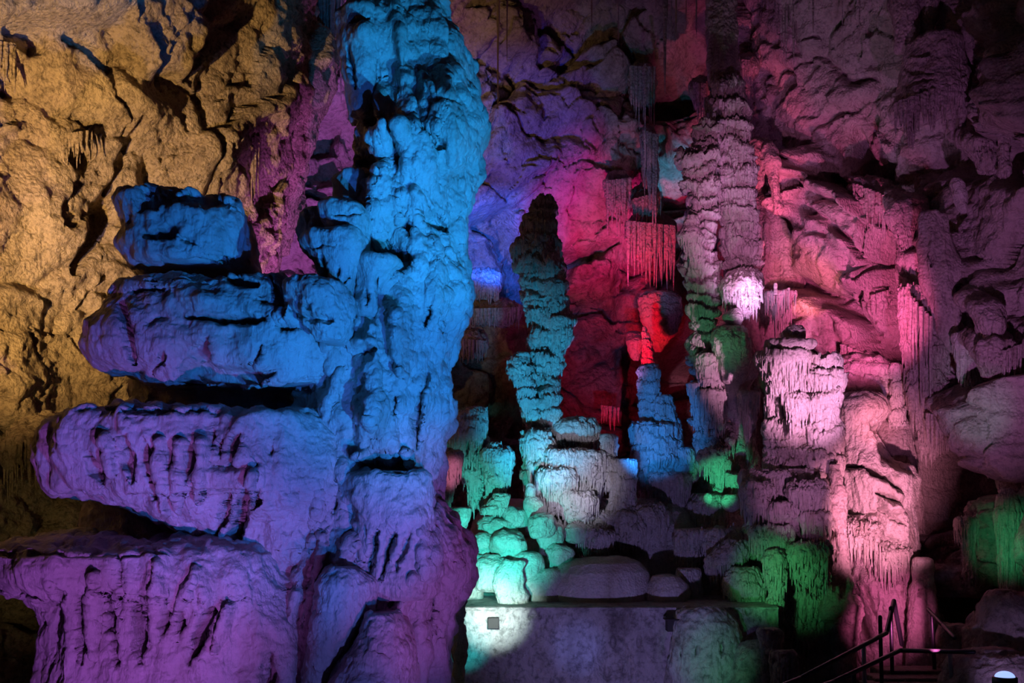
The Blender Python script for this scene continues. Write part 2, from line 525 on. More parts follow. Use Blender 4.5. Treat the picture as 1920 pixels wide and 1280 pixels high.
def tubes(name, items, mat, parent=None, label=None, cat=None, group=None, kind=None, ns=10, nz=24, back=None):
    """hanging stone needles or a fringe of them as one body: items = (px, py top, py bottom, width px, Y)"""
    VV, QQ = [], []
    nv = 0
    for k, (px, y0, y1, wd, Y) in enumerate(items):
        t = np.linspace(0, 1, nz)
        r = wd / 2 / F * Y * (1 - t ** 2.2) ** 0.6 * (0.75 + 0.25 * np.cos(t * 3)) + 0.0015
        ph = k * 1.7
        r = r * (1 + 0.12 * np.sin(t * 17 + ph) + 0.08 * np.sin(t * 41 + 2 * ph))
        a = np.linspace(0, 2 * np.pi, ns, endpoint=False)
        A, B = P(px, y0, Y), P(px + math.sin(ph) * wd * 0.2, y1, Y)
        C = A[None] + (B - A)[None] * t[:, None]
        C[:, 0] += 0.004 * np.sin(t * 6 + ph)
        G = np.empty((nz, ns, 3))
        G[..., 0] = C[:, 0:1] + r[:, None] * np.cos(a)
        G[..., 1] = C[:, 1:2] - r[:, None] * np.sin(a)
        G[..., 2] = C[:, 2:3]
        VV.append(G.reshape(-1, 3))
        QQ.append(grid_quads(nz, ns, True) + nv)
        nv += nz * ns
    return place(name, np.vstack(VV), np.vstack(QQ), mat, parent, label, cat, group, kind)


def fringe(rows_top, y1, n, Y, wd, seed=1, jit=0.5, curve=0.0):
    """needles along a slanting line: rows_top = ((x0, y0), (x1, y1)), mean length y1 px"""
    r = random.Random(seed)
    (xa, ya), (xb, yb) = rows_top
    out = []
    for k in range(n):
        t = (k + 0.5 + r.uniform(-.35, .35)) / n
        x = xa + (xb - xa) * t
        y = ya + (yb - ya) * t
        ln = y1 * (1 + r.uniform(-jit, jit))
        out.append((x, y - 6, y + ln, wd * r.uniform(.7, 1.3), Y - curve * math.sin(math.pi * t) + r.uniform(-.04, .04)))
    return out


# ------------------------------------------------------------------ limestone
def stone(name, pale, dark, spots=0.35, rough=0.62, bump=0.02, scale=5.0, streak=0.3, wet=0.35, pit=0.5):
    m = bpy.data.materials.new(name)
    m.use_nodes = True
    nt = m.node_tree
    N, Lk = nt.nodes, nt.links
    b = N['Principled BSDF']
    geo = N.new('ShaderNodeNewGeometry')
    mp = N.new('ShaderNodeMapping')
    mp.inputs['Scale'].default_value = (1, 1, streak)
    Lk.new(geo.outputs['Position'], mp.inputs['Vector'])
    n1 = N.new('ShaderNodeTexNoise')
    n1.inputs['Scale'].default_value = scale * 0.5
    n1.inputs['Detail'].default_value = 9
    n1.inputs['Roughness'].default_value = 0.65
    Lk.new(mp.outputs[0], n1.inputs['Vector'])
    r1 = N.new('ShaderNodeValToRGB')
    e = r1.color_ramp.elements
    e[0].position = 0.30
    e[1].position = 0.62
    e[0].color = (*dark, 1)
    e[1].color = (*pale, 1)
    mid = e.new(0.45)
    mid.color = tuple(0.35 * dark[k] + 0.65 * pale[k] for k in range(3)) + (1,)
    Lk.new(n1.outputs['Fac'], r1.inputs[0])
    n2 = N.new('ShaderNodeTexNoise')
    n2.inputs['Scale'].default_value = scale * 3.2
    n2.inputs['Detail'].default_value = 8
    n2.inputs['Roughness'].default_value = 0.72
    Lk.new(geo.outputs['Position'], n2.inputs['Vector'])
    r2 = N.new('ShaderNodeValToRGB')
    r2.color_ramp.elements[0].position = 0.36
    r2.color_ramp.elements[1].position = 0.52
    r2.color_ramp.elements[0].color = (1 - spots, 1 - spots, 1 - spots * 1.0, 1)
    r2.color_ramp.elements[1].color = (1, 1, 1, 1)
    Lk.new(n2.outputs['Fac'], r2.inputs[0])
    mx = N.new('ShaderNodeMix')
    mx.data_type = 'RGBA'
    mx.blend_type = 'MULTIPLY'
    mx.inputs['Factor'].default_value = 1
    Lk.new(r1.outputs[0], mx.inputs['A'])
    Lk.new(r2.outputs[0], mx.inputs['B'])
    Lk.new(mx.outputs['Result'], b.inputs['Base Color'])
    # crust: grains, pits and fine vertical runnels
    n3 = N.new('ShaderNodeTexNoise')
    n3.inputs['Scale'].default_value = scale * 6
    n3.inputs['Detail'].default_value = 6
    n3.inputs['Roughness'].default_value = 0.7
    Lk.new(mp.outputs[0], n3.inputs['Vector'])
    v = N.new('ShaderNodeTexVoronoi')
    v.inputs['Scale'].default_value = scale * 5
    Lk.new(geo.outputs['Position'], v.inputs['Vector'])
    ad = N.new('ShaderNodeMath')
    ad.operation = 'MULTIPLY_ADD'
    ad.inputs[1].default_value = -pit
    Lk.new(v.outputs['Distance'], ad.inputs[0])
    Lk.new(n3.outputs['Fac'], ad.inputs[2])
    bp = N.new('ShaderNodeBump')
    bp.inputs['Strength'].default_value = 1.0
    bp.inputs['Distance'].default_value = bump * 1.8
    Lk.new(ad.outputs[0], bp.inputs['Height'])
    Lk.new(bp.outputs[0], b.inputs['Normal'])
    rr = N.new('ShaderNodeMapRange')
    rr.inputs['To Min'].default_value = rough - 0.22
    rr.inputs['To Max'].default_value = rough + 0.2
    Lk.new(n2.outputs['Fac'], rr.inputs['Value'])
    Lk.new(rr.outputs[0], b.inputs['Roughness'])
    b.inputs['Specular IOR Level'].default_value = wet
    return m


def plain(name, col, rough=0.5, metal=0.0, emit=None):
    m = bpy.data.materials.new(name)
    m.use_nodes = True
    b = m.node_tree.nodes['Principled BSDF']
    n = m.node_tree.nodes.new('ShaderNodeTexNoise')
    n.inputs['Scale'].default_value = 40
    r = m.node_tree.nodes.new('ShaderNodeValToRGB')
    r.color_ramp.elements[0].color = tuple(c * 0.75 for c in col) + (1,)
    r.color_ramp.elements[1].color = tuple(min(1, c * 1.15) for c in col) + (1,)
    m.node_tree.links.new(n.outputs['Fac'], r.inputs[0])
    m.node_tree.links.new(r.outputs[0], b.inputs['Base Color'])
    b.inputs['Roughness'].default_value = rough
    b.inputs['Metallic'].default_value = metal
    if emit:
        b.inputs['Emission Color'].default_value = (*emit[0], 1)
        b.inputs['Emission Strength'].default_value = emit[1]
    return m


M_PALE = stone('pale_flowstone', (0.66, 0.60, 0.52), (0.42, 0.35, 0.28), spots=0.22, bump=0.012, scale=7, streak=0.25)
M_BLUE = stone('wet_tufa', (0.66, 0.61, 0.55), (0.44, 0.38, 0.32), spots=0.15, bump=0.012, scale=6, streak=0.3, rough=0.5, wet=0.5, pit=0.25)
M_WALL = stone('crusted_ochre_rock', (0.66, 0.52, 0.34), (0.32, 0.24, 0.15), spots=0.6, bump=0.035, scale=4.5, streak=0.8, rough=0.8, wet=0.2)
M_BACK = stone('brown_cave_rock', (0.52, 0.43, 0.37), (0.22, 0.15, 0.12), spots=0.45, bump=0.03, scale=3.0, streak=0.7, rough=0.7, wet=0.3)
M_RED = stone('ribbed_wall_flowstone', (0.58, 0.48, 0.42), (0.30, 0.22, 0.18), spots=0.35, bump=0.02, scale=5.0, streak=0.25)
M_LEDGE = stone('rough_mortar', (0.62, 0.58, 0.52), (0.18, 0.15, 0.13), spots=0.55, bump=0.02, scale=3.5, streak=0.45)
M_MUD = stone('brown_mud_floor', (0.30, 0.23, 0.18), (0.12, 0.09, 0.07), spots=0.4, bump=0.03, scale=3)
M_STRAW = stone('ochre_straw_stone', (0.60, 0.46, 0.30), (0.35, 0.25, 0.15), spots=0.2, bump=0.004, scale=9, streak=0.2)
M_IRON = plain('painted_steel_rail', (0.05, 0.05, 0.06), 0.35, 0.6)
M_ALU = plain('galvanised_steel', (0.45, 0.46, 0.5), 0.35, 0.9)
M_BOX = plain('weathered_dark_box', (0.035, 0.027, 0.024), 0.85)
M_LENS = plain('lamp_lens', (0.8, 0.85, 1.0), 0.3, 0, ((0.35, 0.5, 1.0), 1.2))

# ================================================================== the cave itself
def pl(*pts):
    return [tuple(P(x, 900, y)[:2]) for x, y in pts]


wall('wall_left', [(-8.0, 2.0)] + pl((-500, 9.0), (-150, 11.5), (120, 12.8), (330, 13.8), (430, 14.6), (480, 15.8), (500, 17.5)), -0.9, 10.5, 0.026, M_WALL,
     lean=lambda z: 0.10 * np.clip(z - 3.5, 0, None) ** 1.3 + 0.5 * sstep(1.6, 0.2, z) * -1,
     disp=rockface(0.45, 0.34, 0.10, 0.5, 0.45, (9, 0.09), (4, 0.12)),
     feats=[('p', [(-40, -40), (300, -60), (362, -10), (372, 60), (330, 150), (250, 150), (190, 60), (60, 60), (-60, 60)], 0.5, 14),
            ('s', 100, 85, 195, 140, 9, -0.3), ('s', 10, 60, 60, 95, 22, -0.45), ('s', 240, 80, 290, 160, 7, -0.22),
            ('b', 150, 285, 26, 34, 10, -0.4, 2), ('b', 30, 165, 16, 16, 0, -0.35, 2), ('s', 250, 235, 215, 350, 10, -0.2), ('s', 215, 350, 130, 510, 18, -0.28),
            ('b', 390, 300, 40, 60, 0, 0.3, 1), ('p', [(-80, 520), (60, 590), (120, 780), (90, 810), (-80, 850)], 0.12, 40),
            ('s', 40, 880, 130, 850, 24, -0.3), ('b', 250, 200, 90, 60, 30, 0.3, 1), ('b', 50, 390, 120, 90, 0, 0.2, 1)])

back_feats = [
    # hanging rock masses of the roof
    ('p', [(360, -80), (480, -80), (470, 120), (500, 230), (540, 300), (480, 270), (440, 200), (400, 120)], -0.7, 20),
    ('p', [(500, 150), (640, 160), (650, 220), (590, 235), (520, 215)], 0.6, 10),
    ('p', [(420, 330), (630, 350), (600, 480), (440, 490)], 0.5, 18), ('s', 470, 350, 640, 385, 12, -0.5),
    ('p', [(520, 225), (640, 235), (630, 285), (560, 290)], -0.6, 14),
    ('i', [(870, 20), (920, 15), (990, 90), (1000, 130), (940, 135), (880, 100)], 0.6, 40),
    ('p', [(880, 150), (1000, 180), (1150, 200), (1240, 250), (1290, 320), (1130, 380), (1000, 370), (880, 400), (860, 250)], 0.45, 60),
    ('s', 1000, 40, 1080, 90, 8, -0.4), ('s', 1010, 130, 1120, 120, 12, -0.4), ('s', 1160, 60, 1200, 130, 14, -0.5),
    # blue alcove left of the tall stalagmite
    ('p', [(858, 430), (900, 400), (950, 395), (985, 440), (990, 560), (900, 545), (850, 545)], -0.9, 12),
    ('i', [(858, 430), (900, 402), (950, 397), (985, 440), (990, 570), (940, 555), (850, 545)], 0.5, 70),
    ('p', [(845, 560), (920, 580), (1000, 600), (1000, 820), (840, 820)], -1.0, 10),
    # red recess right of it
    ('p', [(1040, 480), (1100, 455), (1160, 450), (1170, 800), (1040, 800)], -0.5, 8),
    ('s', 1045, 492, 1165, 450, 8, -0.5), ('p', [(1090, 475), (1155, 460), (1150, 510), (1060, 545)], 0.35, 8),
    ('p', [(1290, 470), (1320, 500), (1320, 720), (1230, 740), (1280, 560)], -1.6, 16),
    ('i', [(1200, 545), (1270, 550), (1280, 600), (1240, 640), (1215, 650)], 0.9, 40),
    ('p', [(1180, 640), (1330, 640), (1340, 840), (1180, 840)], -1.2, 20),
    # hollow between roof and pillar, blue cloth-like hollow
    ('p', [(1225, 250), (1300, 280), (1300, 400), (1240, 400)], -0.7, 10),
    ('b', 1262, 285, 22, 30, 0, 0.7, 1.5), ('b', 1240, 170, 60, 40, 0, -1.2, 1.5), ('b', 1300, 100, 40, 60, 0, -0.9, 1.5),
    ('s', 1440, 270, 1520, 200, 14, -0.5), ('i', [(1450, 205), (1560, 240), (1640, 300), (1560, 310), (1470, 270)], 0.6, 50),
]
wall('wall_back', pl((330, 18.4), (480, 18.0), (640, 18.3), (860, 19.8), (1050, 20.4), (1250, 20.6), (1400, 20.0), (1500, 19.2), (1560, 18.8)), -0.9, 11.0, 0.030, M_BACK,
     lean=lambda z: 0.12 * np.clip(z - 5.6, 0, None) ** 1.7,
     disp=rockface(0.6, 0.42, 0.14, 0.6, 0.35, (7, 0.05), (3, 0.16), (1, 1, 1.4)), feats=back_feats)

right_feats = [
    ('i', [(1475, 300), (1530, 270), (1560, 300), (1545, 420), (1500, 420), (1478, 360)], 1.0, 60),
    ('i', [(1490, 400), (1560, 330), (1640, 380), (1690, 440), (1680, 560), (1600, 560), (1500, 520)], 0.8, 90),
    ('s', 1515, 400, 1555, 330, 9, -0.6), ('s', 1540, 390, 1670, 500, 7, -0.35), ('s', 1520, 330, 1700, 440, 10, 0.35), ('s', 1500, 300, 1680, 400, 8, -0.3),
    ('p', [(1480, 545), (1560, 560), (1650, 620), (1705, 680), (1690, 720), (1600, 690), (1540, 640), (1480, 640)], 1.1, 10),
    ('p', [(1540, 660), (1640, 690), (1680, 720), (1680, 800), (1560, 780)], -1.2, 12),
    ('s', 1550, 700, 1660, 715, 9, 0.5), ('s', 1555, 740, 1660, 745, 10, 0.6), ('s', 1555, 722, 1660, 730, 5, -0.4),
    ('s', 1640, 570, 1690, 480, 9, -0.6), ('s', 1660, 480, 1675, 400, 7, -0.5),
    ('i', [(1600, 540), (1690, 500), (1720, 620), (1690, 660), (1640, 600)], 0.7, 60),
    ('p', [(1600, 230), (1640, 320), (1690, 300), (1710, 200), (1690, 300), (1660, 350), (1600, 330)], -0.6, 10),
    ('i', [(1590, 330), (1660, 310), (1700, 380), (1690, 430), (1640, 420), (1600, 370)], 0.7, 60),
    ('i', [(1740, 420), (1840, 440), (1900, 540), (1880, 640), (1800, 620), (1740, 540)], 0.7, 70),
    ('b', 1905, 300, 40, 40, 0, -1.3, 2), ('b', 1800, 300, 50, 40, 0, -0.7, 2), ('p', [(1860, 120), (1960, 60), (2000, 230), (1890, 270)], 0.6, 30),
    ('p', [(1730, 840), (1800, 820), (1880, 900), (1870, 1000), (1800, 980), (1740, 1000)], -1.0, 14),
    ('i', [(1800, 730), (1960, 700), (1960, 900), (1890, 900)], 0.9, 60),
    ('i', [(1795, 960), (1840, 965), (1845, 1080), (1810, 1100)], 0.5, 30),
    ('p', [(1760, 1080), (1850, 1110), (1850, 1170), (1760, 1180)], -1.0, 14),
    ('i', [(1860, 900), (1915, 940), (1912, 1080), (1885, 1100), (1870, 1000)], 0.8, 30),
]
RF = rockface(0.6, 0.32, 0.12, 0.5, 0.45, (8, 0.04), (4, 0.11), (1, 1, 1.3))
wall('wall_right', pl((1425, 19.2), (1465, 18.2), (1560, 17.3), (1680, 16.6), (1760, 15.8), (1850, 14.8), (1960, 13.4), (2150, 11.0)) + [(7.2, 7.0), (7.0, 2.0)], -0.9, 11.0, 0.028, M_RED,
     lean=lambda z: 0.10 * np.clip(z - 5.5, 0, None) ** 1.5,
     disp=lambda q: RF(q) + 0.045 * fbm(q * [1.3, 1.3, 3.2] + 0.2 * noise(q * 2)[:, None], 2.2, 4, 0.6, ridge=True), feats=right_feats)


def flat(name, z, amp, mat, x0, x1, y0, y1, step):
    nx, ny = int((x1 - x0) / step), int((y1 - y0) / step)
    X, Yy = np.meshgrid(np.linspace(x0, x1, nx), np.linspace(y0, y1, ny))
    q = np.stack([X, Yy, X * 0], -1).reshape(-1, 3)
    h = amp * fbm(q, 0.5, 5, 0.5) + amp * 0.3 * fbm(q, 2.5, 3, ridge=True)
    V = q.copy()
    V[:, 2] = z + h
    o = link(name, mesh(name, V, grid_quads(ny, nx, False), mat))
    o['kind'] = 'structure'
    return o


flat('floor', -0.65, 0.12, M_MUD, -10, 9, 1.0, 21.5, 0.08)
flat('ceiling', 10.1, 0.7, M_BACK, -10, 9, 1.0, 22.5, 0.09)

# ================================================================== the big blue formation on the left
T = thing('stalagmite_mass', P(640, 1400, 9.6), 'giant wet tiered stalagmite with flat shelves under blue and magenta light, left of centre', 'stalagmite')
G = dict(mat=M_BLUE, parent=T)
loft('trunk', [(-330, 700, 790), (-180, 690, 815), (0, 684, 824), (40, 680, 823), (65, 665, 830), (80, 655, 845), (95, 660, 860), (115, 664, 870), (140, 665, 873), (188, 690, 868),
               (198, 700, 880), (220, 705, 885), (235, 700, 898), (260, 690, 893), (300, 680, 890), (330, 672, 880), (362, 670, 865), (400, 672, 853), (440, 660, 851),
               (480, 650, 855), (520, 640, 862), (560, 630, 868), (580, 625, 872), (598, 620, 862), (635, 610, 845), (680, 600, 838), (734, 585, 840), (767, 570, 836),
               (800, 560, 827), (845, 550, 818), (917, 540, 807), (947, 530, 820), (989, 515, 845), (1027, 505, 866), (1073, 495, 875), (1103, 485, 862), (1149, 470, 838),
               (1187, 465, 830), (1225, 460, 832), (1300, 450, 830), (1480, 430, 850)], 9.8, depth=1.0, nseg=620, step=1.8, sup=2.3, lump=(1.6, 0.14),
     flute=(3.8, 0.095, 0.06), rough=(8, 0.032), pop=(7, 0.045),
     feats=[('s', 700, 226, 745, 240, 20, -0.30), ('s', 735, 255, 752, 325, 10, -0.22), ('b', 692, 300, 22, 14, 0, -0.25, 2), ('s', 665, 330, 715, 345, 12, -0.2),
            ('b', 712, 262, 24, 26, 20, 0.22, 1.5), ('b', 745, 262, 26, 30, -10, 0.25, 1.5), ('b', 690, 340, 30, 14, 0, 0.2, 1.5),
            ('s', 800, 250, 790, 235, 8, -0.15), ('s', 800, 205, 862, 200, 6, -0.16), ('s', 808, 130, 832, 128, 3, -0.06), ('b', 835, 165, 34, 36, 0, 0.08, 1.2),
            ('b', 845, 250, 38, 56, 0, 0.26, 1.4), ('s', 797, 250, 835, 290, 8, -0.12), ('s', 780, 130, 790, 260, 9, -0.05), ('b', 770, 300, 50, 60, 0, 0.16, 1.3),
            ('b', 715, 375, 40, 50, 0, 0.22, 1.5), ('b', 815, 350, 40, 55, 0, 0.15, 1.5), ('s', 760, 410, 765, 440, 12, -0.22), ('s', 790, 400, 835, 425, 14, -0.24),
            ('p', [(692, 460), (725, 448), (765, 470), (778, 500), (745, 508), (700, 500)], -0.34, 5), ('s', 805, 575, 798, 615, 6, -0.18), ('s', 825, 600, 830, 620, 5, -0.12),
            ('b', 690, 660, 16, 12, 0, -0.2, 2), ('b', 675, 645, 26, 12, 0, 0.14, 1.5), ('s', 745, 595, 752, 700, 16, 0.12), ('s', 700, 620, 700, 800, 18, 0.12),
            ('s', 785, 750, 778, 840, 8, -0.26), ('s', 800, 700, 775, 800, 8, -0.16), ('s', 742, 745, 741, 780, 4, -0.12), ('b', 750, 610, 22, 40, 10, 0.12, 1.4), ('b', 745, 612, 14, 10, 0, -0.05, 2),
            ('p', [(668, 862), (700, 845), (755, 848), (768, 890), (690, 905), (660, 890)], -0.42, 6),
            ('b', 570, 730, 24, 10, 0, -0.1, 2), ('s', 620, 640, 520, 760, 14, 0.06), ('s', 640, 700, 600, 790, 10, 0.06), ('b', 590, 665, 60, 80, 20, 0.1, 1.2),
            ('s', 700, 1010, 690, 1090, 7, -0.2), ('s', 735, 1000, 705, 1080, 8, -0.22), ('s', 720, 995, 712, 1030, 5, -0.15), ('s', 770, 985, 735, 1060, 6, -0.1),
            ('s', 812, 1120, 802, 1190, 6, -0.16), ('b', 810, 1040, 50, 90, 10, 0.25, 1.2), ('s', 790, 960, 800, 1080, 10, 0.08), ('s', 735, 1125, 732, 1140, 4, -0.1),
            ('s', 668, 857, 766, 852, 10, 0.16), ('b', 715, 790, 40, 60, 0, 0.12, 1.2), ('s', 660, 1010, 600, 1200, 16, 0.12), ('s', 620, 960, 570, 1180, 9, 0.1), ('s', 590, 930, 560, 1010, 18, 0.1), ('s', 640, 900, 610, 1000, 9, -0.08), ('s', 600, 930, 570, 936, 6, -0.12), ('s', 820, 960, 862, 1060, 9, 0.1), ('s', 780, 1080, 745, 1180, 12, 0.12), ('s', 760, 900, 800, 1000, 14, 0.12), ('s', 600, 900, 545, 1180, 12, 0.10), ('s', 560, 960, 530, 1100, 8, -0.07)], **G)
loft('trunk_head', [(-30, 672, 700), (5, 672, 690), (20, 658, 700), (32, 650, 712), (43, 638, 720), (80, 640, 722), (112, 641, 720), (150, 650, 716), (190, 660, 708), (212, 664, 700), (226, 672, 695)],
     9.35, depth=0.34, nseg=240, step=2, lump=(2, 0.05), flute=(5, 0.03, 0.12), rough=(12, 0.014),
     feats=[('s', 652, 90, 668, 165, 6, -0.14), ('s', 705, 110, 702, 160, 4, -0.06), ('s', 655, 40, 690, 34, 4, -0.08), ('b', 682, 62, 22, 18, 0, 0.1, 1.4)], **G)
loft('shelf_lobe', [(351, 340, 368, -0.5), (355, 285, 395, -0.42), (359, 258, 402, -0.36), (368, 246, 418, -0.24), (380, 241, 440, -0.08), (392, 239, 449, 0), (411, 252, 460), (425, 262, 466), (440, 268, 468), (452, 258, 469), (470, 252, 470), (486, 260, 472), (500, 264, 471), (508, 290, 440)],
     9.45, lip=9.35, depth=0.62, nseg=380, step=1.8, sup=2.6, lump=(1.8, 0.09), flute=(5, 0.035, 0.15), rough=(10, 0.024), seed=1,
     feats=[('s', 272, 436, 332, 438, 9, -0.22), ('b', 322, 432, 12, 16, 10, -0.16, 2), ('s', 340, 445, 368, 458, 4, -0.08), ('s', 275, 495, 330, 500, 8, -0.18), ('s', 405, 485, 465, 492, 7, -0.16),
            ('p', [(255, 350), (390, 350), (440, 385), (330, 378), (260, 392)], -0.22, 12), ('s', 425, 375, 450, 395, 8, 0.1)], **G)
loft('shelf_lobe', [(500, 290, 500, -0.5), (505, 262, 560, -0.3), (512, 246, 600, -0.1), (524, 238, 640), (538, 228, 665), (545, 236, 675), (560, 218, 685), (580, 207, 695), (600, 194, 700), (618, 187, 704), (640, 190, 704),
                    (656, 202, 702), (672, 215, 700), (690, 262, 690), (703, 280, 680), (712, 300, 640)], 9.55, lip=8.85, depth=0.82, nseg=600, step=1.8, sup=2.6, lump=(1.3, 0.12),
     flute=(4, 0.035, 0.25), rough=(10, 0.022), pop=(7, 0.025), seed=2,
     feats=[('s', 240, 545, 305, 542, 6, -0.22), ('s', 355, 592, 420, 600, 7, -0.26), ('s', 410, 600, 498, 598, 10, -0.30), ('s', 430, 525, 480, 535, 9, -0.26), ('s', 370, 505, 425, 520, 7, -0.2), ('s', 540, 520, 600, 545, 9, -0.3),
            ('s', 505, 520, 540, 590, 8, -0.2), ('s', 480, 560, 530, 575, 5, -0.15), ('s', 570, 590, 640, 610, 11, -0.32), ('s', 520, 610, 560, 618, 8, -0.25), ('s', 540, 560, 535, 610, 7, -0.2), ('b', 545, 590, 18, 22, 0, 0.2, 1.5),
            ('s', 300, 668, 292, 695, 9, -0.16), ('p', [(330, 690), (385, 632), (395, 680), (480, 690), (515, 700), (480, 720), (330, 720)], -0.34, 6), ('s', 490, 650, 470, 690, 8, -0.1),
            ('s', 228, 570, 250, 680, 12, -0.22), ('b', 290, 600, 20, 8, -20, -0.08, 2), ('b', 375, 560, 40, 20, 0, 0.1, 1.2), ('b', 600, 560, 45, 30, 0, 0.2, 1.5), ('b', 610, 635, 20, 12, 0, -0.2, 2)], **G)
loft('recess_wall', [(640, 260, 560), (720, 250, 545), (750, 248, 540), (770, 215, 560), (800, 180, 570)], 10.0, depth=0.42, nseg=200, step=3, lump=(1.5, 0.08), rough=(9, 0.03), seed=3, **G)
loft('shelf_lobe', [(763, 180, 560, -0.7), (768, 165, 600, -0.45), (774, 128, 640, -0.1), (784, 114, 660), (800, 102, 670), (824, 98, 680), (854, 97, 684), (880, 105, 684), (900, 113, 680), (914, 122, 680), (921, 190, 676), (935, 215, 672),
                    (955, 262, 670), (972, 308, 665), (1006, 360, 660), (1023, 398, 660), (1060, 450, 655), (1100, 490, 640)], 9.5, lip=8.75, depth=0.92, nseg=640, step=1.8, sup=2.5, lump=(1.2, 0.10),
     flute=(3.4, 0.07, 0.07), rough=(10, 0.022), pop=(10, 0.02), seed=4,
     feats=[('s', 228, 820, 248, 900, 11, -0.22), ('s', 270, 822, 288, 935, 7, -0.20), ('s', 322, 845, 315, 880, 6, -0.12), ('s', 358, 838, 350, 900, 12, -0.26), ('s', 398, 812, 395, 845, 6, -0.16), ('s', 415, 825, 413, 860, 6, -0.16),
            ('s', 445, 818, 428, 868, 11, -0.24), ('s', 165, 855, 195, 905, 12, -0.2), ('b', 420, 875, 40, 10, 0, -0.10, 1.5), ('b', 484, 872, 8, 8, 0, -0.12, 2), ('s', 512, 840, 513, 855, 5, -0.12), ('s', 430, 925, 405, 1010, 9, -0.2),
            ('s', 465, 920, 425, 1040, 15, -0.36), ('s', 492, 918, 478, 955, 7, -0.2), ('s', 300, 830, 310, 960, 12, 0.1), ('s', 200, 820, 215, 890, 10, 0.1), ('s', 340, 830, 335, 960, 9, 0.09), ('s', 380, 830, 375, 940, 10, 0.09), ('s', 480, 890, 445, 1010, 8, 0.12),
            ('s', 150, 768, 400, 775, 5, -0.12), ('b', 500, 900, 60, 60, 0, 0.1, 1)], **G)
loft('recess_wall', [(880, 150, 480), (940, 160, 470), (1000, 150, 480), (1030, 100, 480), (1060, 60, 500)], 10.3, depth=0.5, nseg=200, step=3, lump=(1.5, 0.08), rough=(9, 0.03), seed=5, **G)
loft('shelf_lobe', [(1020, 130, 440, -0.9), (1026, 70, 480, -0.6), (1032, 10, 520, -0.2), (1042, 0, 540), (1060, -2, 560), (1086, 5, 580), (1100, 18, 590), (1111, 28, 600), (1124, 78, 606), (1149, 110, 612), (1180, 118, 620), (1225, 104, 625),
                    (1280, 99, 630), (1480, 80, 640)], 9.4, lip=8.5, depth=1.05, nseg=640, step=1.8, sup=2.4, lump=(1.2, 0.11), flute=(3.4, 0.075, 0.07), rough=(10, 0.024), pop=(9, 0.02), seed=6,
     feats=[('s', 150, 1120, 153, 1240, 9, -0.30), ('s', 205, 1110, 218, 1250, 10, -0.28), ('s', 256, 1130, 262, 1240, 12, -0.30), ('s', 280, 1140, 278, 1170, 6, -0.18), ('s', 314, 1150, 306, 1190, 8, -0.2), ('s', 342, 1148, 334, 1200, 9, -0.22),
            ('s', 392, 1145, 356, 1240, 14, -0.34), ('s', 412, 1160, 404, 1190, 6, -0.15), ('s', 105, 1095, 115, 1130, 10, -0.18), ('s', 435, 1130, 405, 1220, 9, 0.12), ('s', 225, 1050, 232, 1160, 5, -0.12), ('s', 300, 1060, 290, 1200, 12, 0.08),
            ('s', 370, 1070, 330, 1160, 10, 0.08), ('s', 180, 1080, 178, 1230, 12, 0.1), ('b', 60, 1070, 60, 30, 0, 0.1, 1), ('s', 505, 1230, 500, 1300, 16, -0.3)], **G)
loft('capped_knob', [(383, 630, 650), (387, 605, 665), (394, 598, 680), (404, 602, 694), (415, 607, 698), (428, 618, 699), (440, 626, 697), (452, 640, 694), (470, 655, 688)], 9.0, depth=0.3, nseg=200, step=2,
     lump=(2.5, 0.05), flute=(6, 0.02, 0.2), rough=(14, 0.012), seed=7, feats=[('s', 625, 402, 680, 400, 4, -0.06), ('s', 615, 425, 650, 418, 5, -0.06)], **G)
loft('capped_knob', [(440, 600, 670), (446, 576, 688), (455, 572, 692), (470, 582, 692), (485, 592, 688), (505, 600, 676), (530, 612, 668), (560, 635, 668), (600, 650, 670)], 8.95, depth=0.34, nseg=240, step=2,
     lump=(2.5, 0.05), flute=(6, 0.025, 0.15), rough=(14, 0.012), seed=8, feats=[('s', 602, 480, 612, 525, 6, -0.2), ('s', 588, 478, 592, 520, 6, -0.2), ('s', 635, 505, 632, 520, 5, -0.1), ('s', 650, 515, 645, 535, 5, -0.1), ('s', 580, 462, 630, 460, 4, -0.05)], **G)
loft('brown_block', [(398, 575, 620), (405, 566, 630), (440, 564, 640), (465, 572, 640), (480, 590, 640)], 9.3, depth=0.25, nseg=120, lump=(2.5, 0.05), rough=(10, 0.03), seed=9, **G)
loft('brown_block', [(330, 645, 680), (338, 632, 690), (360, 628, 690), (388, 630, 690), (400, 650, 690)], 9.35, depth=0.25, nseg=120, lump=(2.5, 0.05), rough=(10, 0.03), seed=10, **G)
loft('ledge_knob', [(526, 555, 590), (532, 537, 625), (545, 533, 650), (562, 537, 664), (580, 546, 666), (600, 560, 660), (625, 590, 655), (645, 610, 645)], 8.75, depth=0.34, nseg=240, step=2, lump=(2.5, 0.07),
     rough=(12, 0.02), pop=(12, 0.02), seed=11, feats=[('b', 578, 572, 8, 9, 0, -0.06, 2), ('s', 560, 590, 625, 600, 8, -0.1)], **G)
loft('ledge_knob', [(487, 690, 730), (491, 672, 748), (497, 668, 753), (512, 672, 738), (540, 675, 712), (575, 668, 708), (596, 672, 704)], 8.98, depth=0.26, nseg=200, step=2, lump=(2.5, 0.04), flute=(7, 0.02, 0.1), rough=(14, 0.01), seed=12,
     feats=[('s', 688, 545, 686, 570, 5, -0.1), ('s', 706, 520, 708, 590, 4, -0.1)], **G)
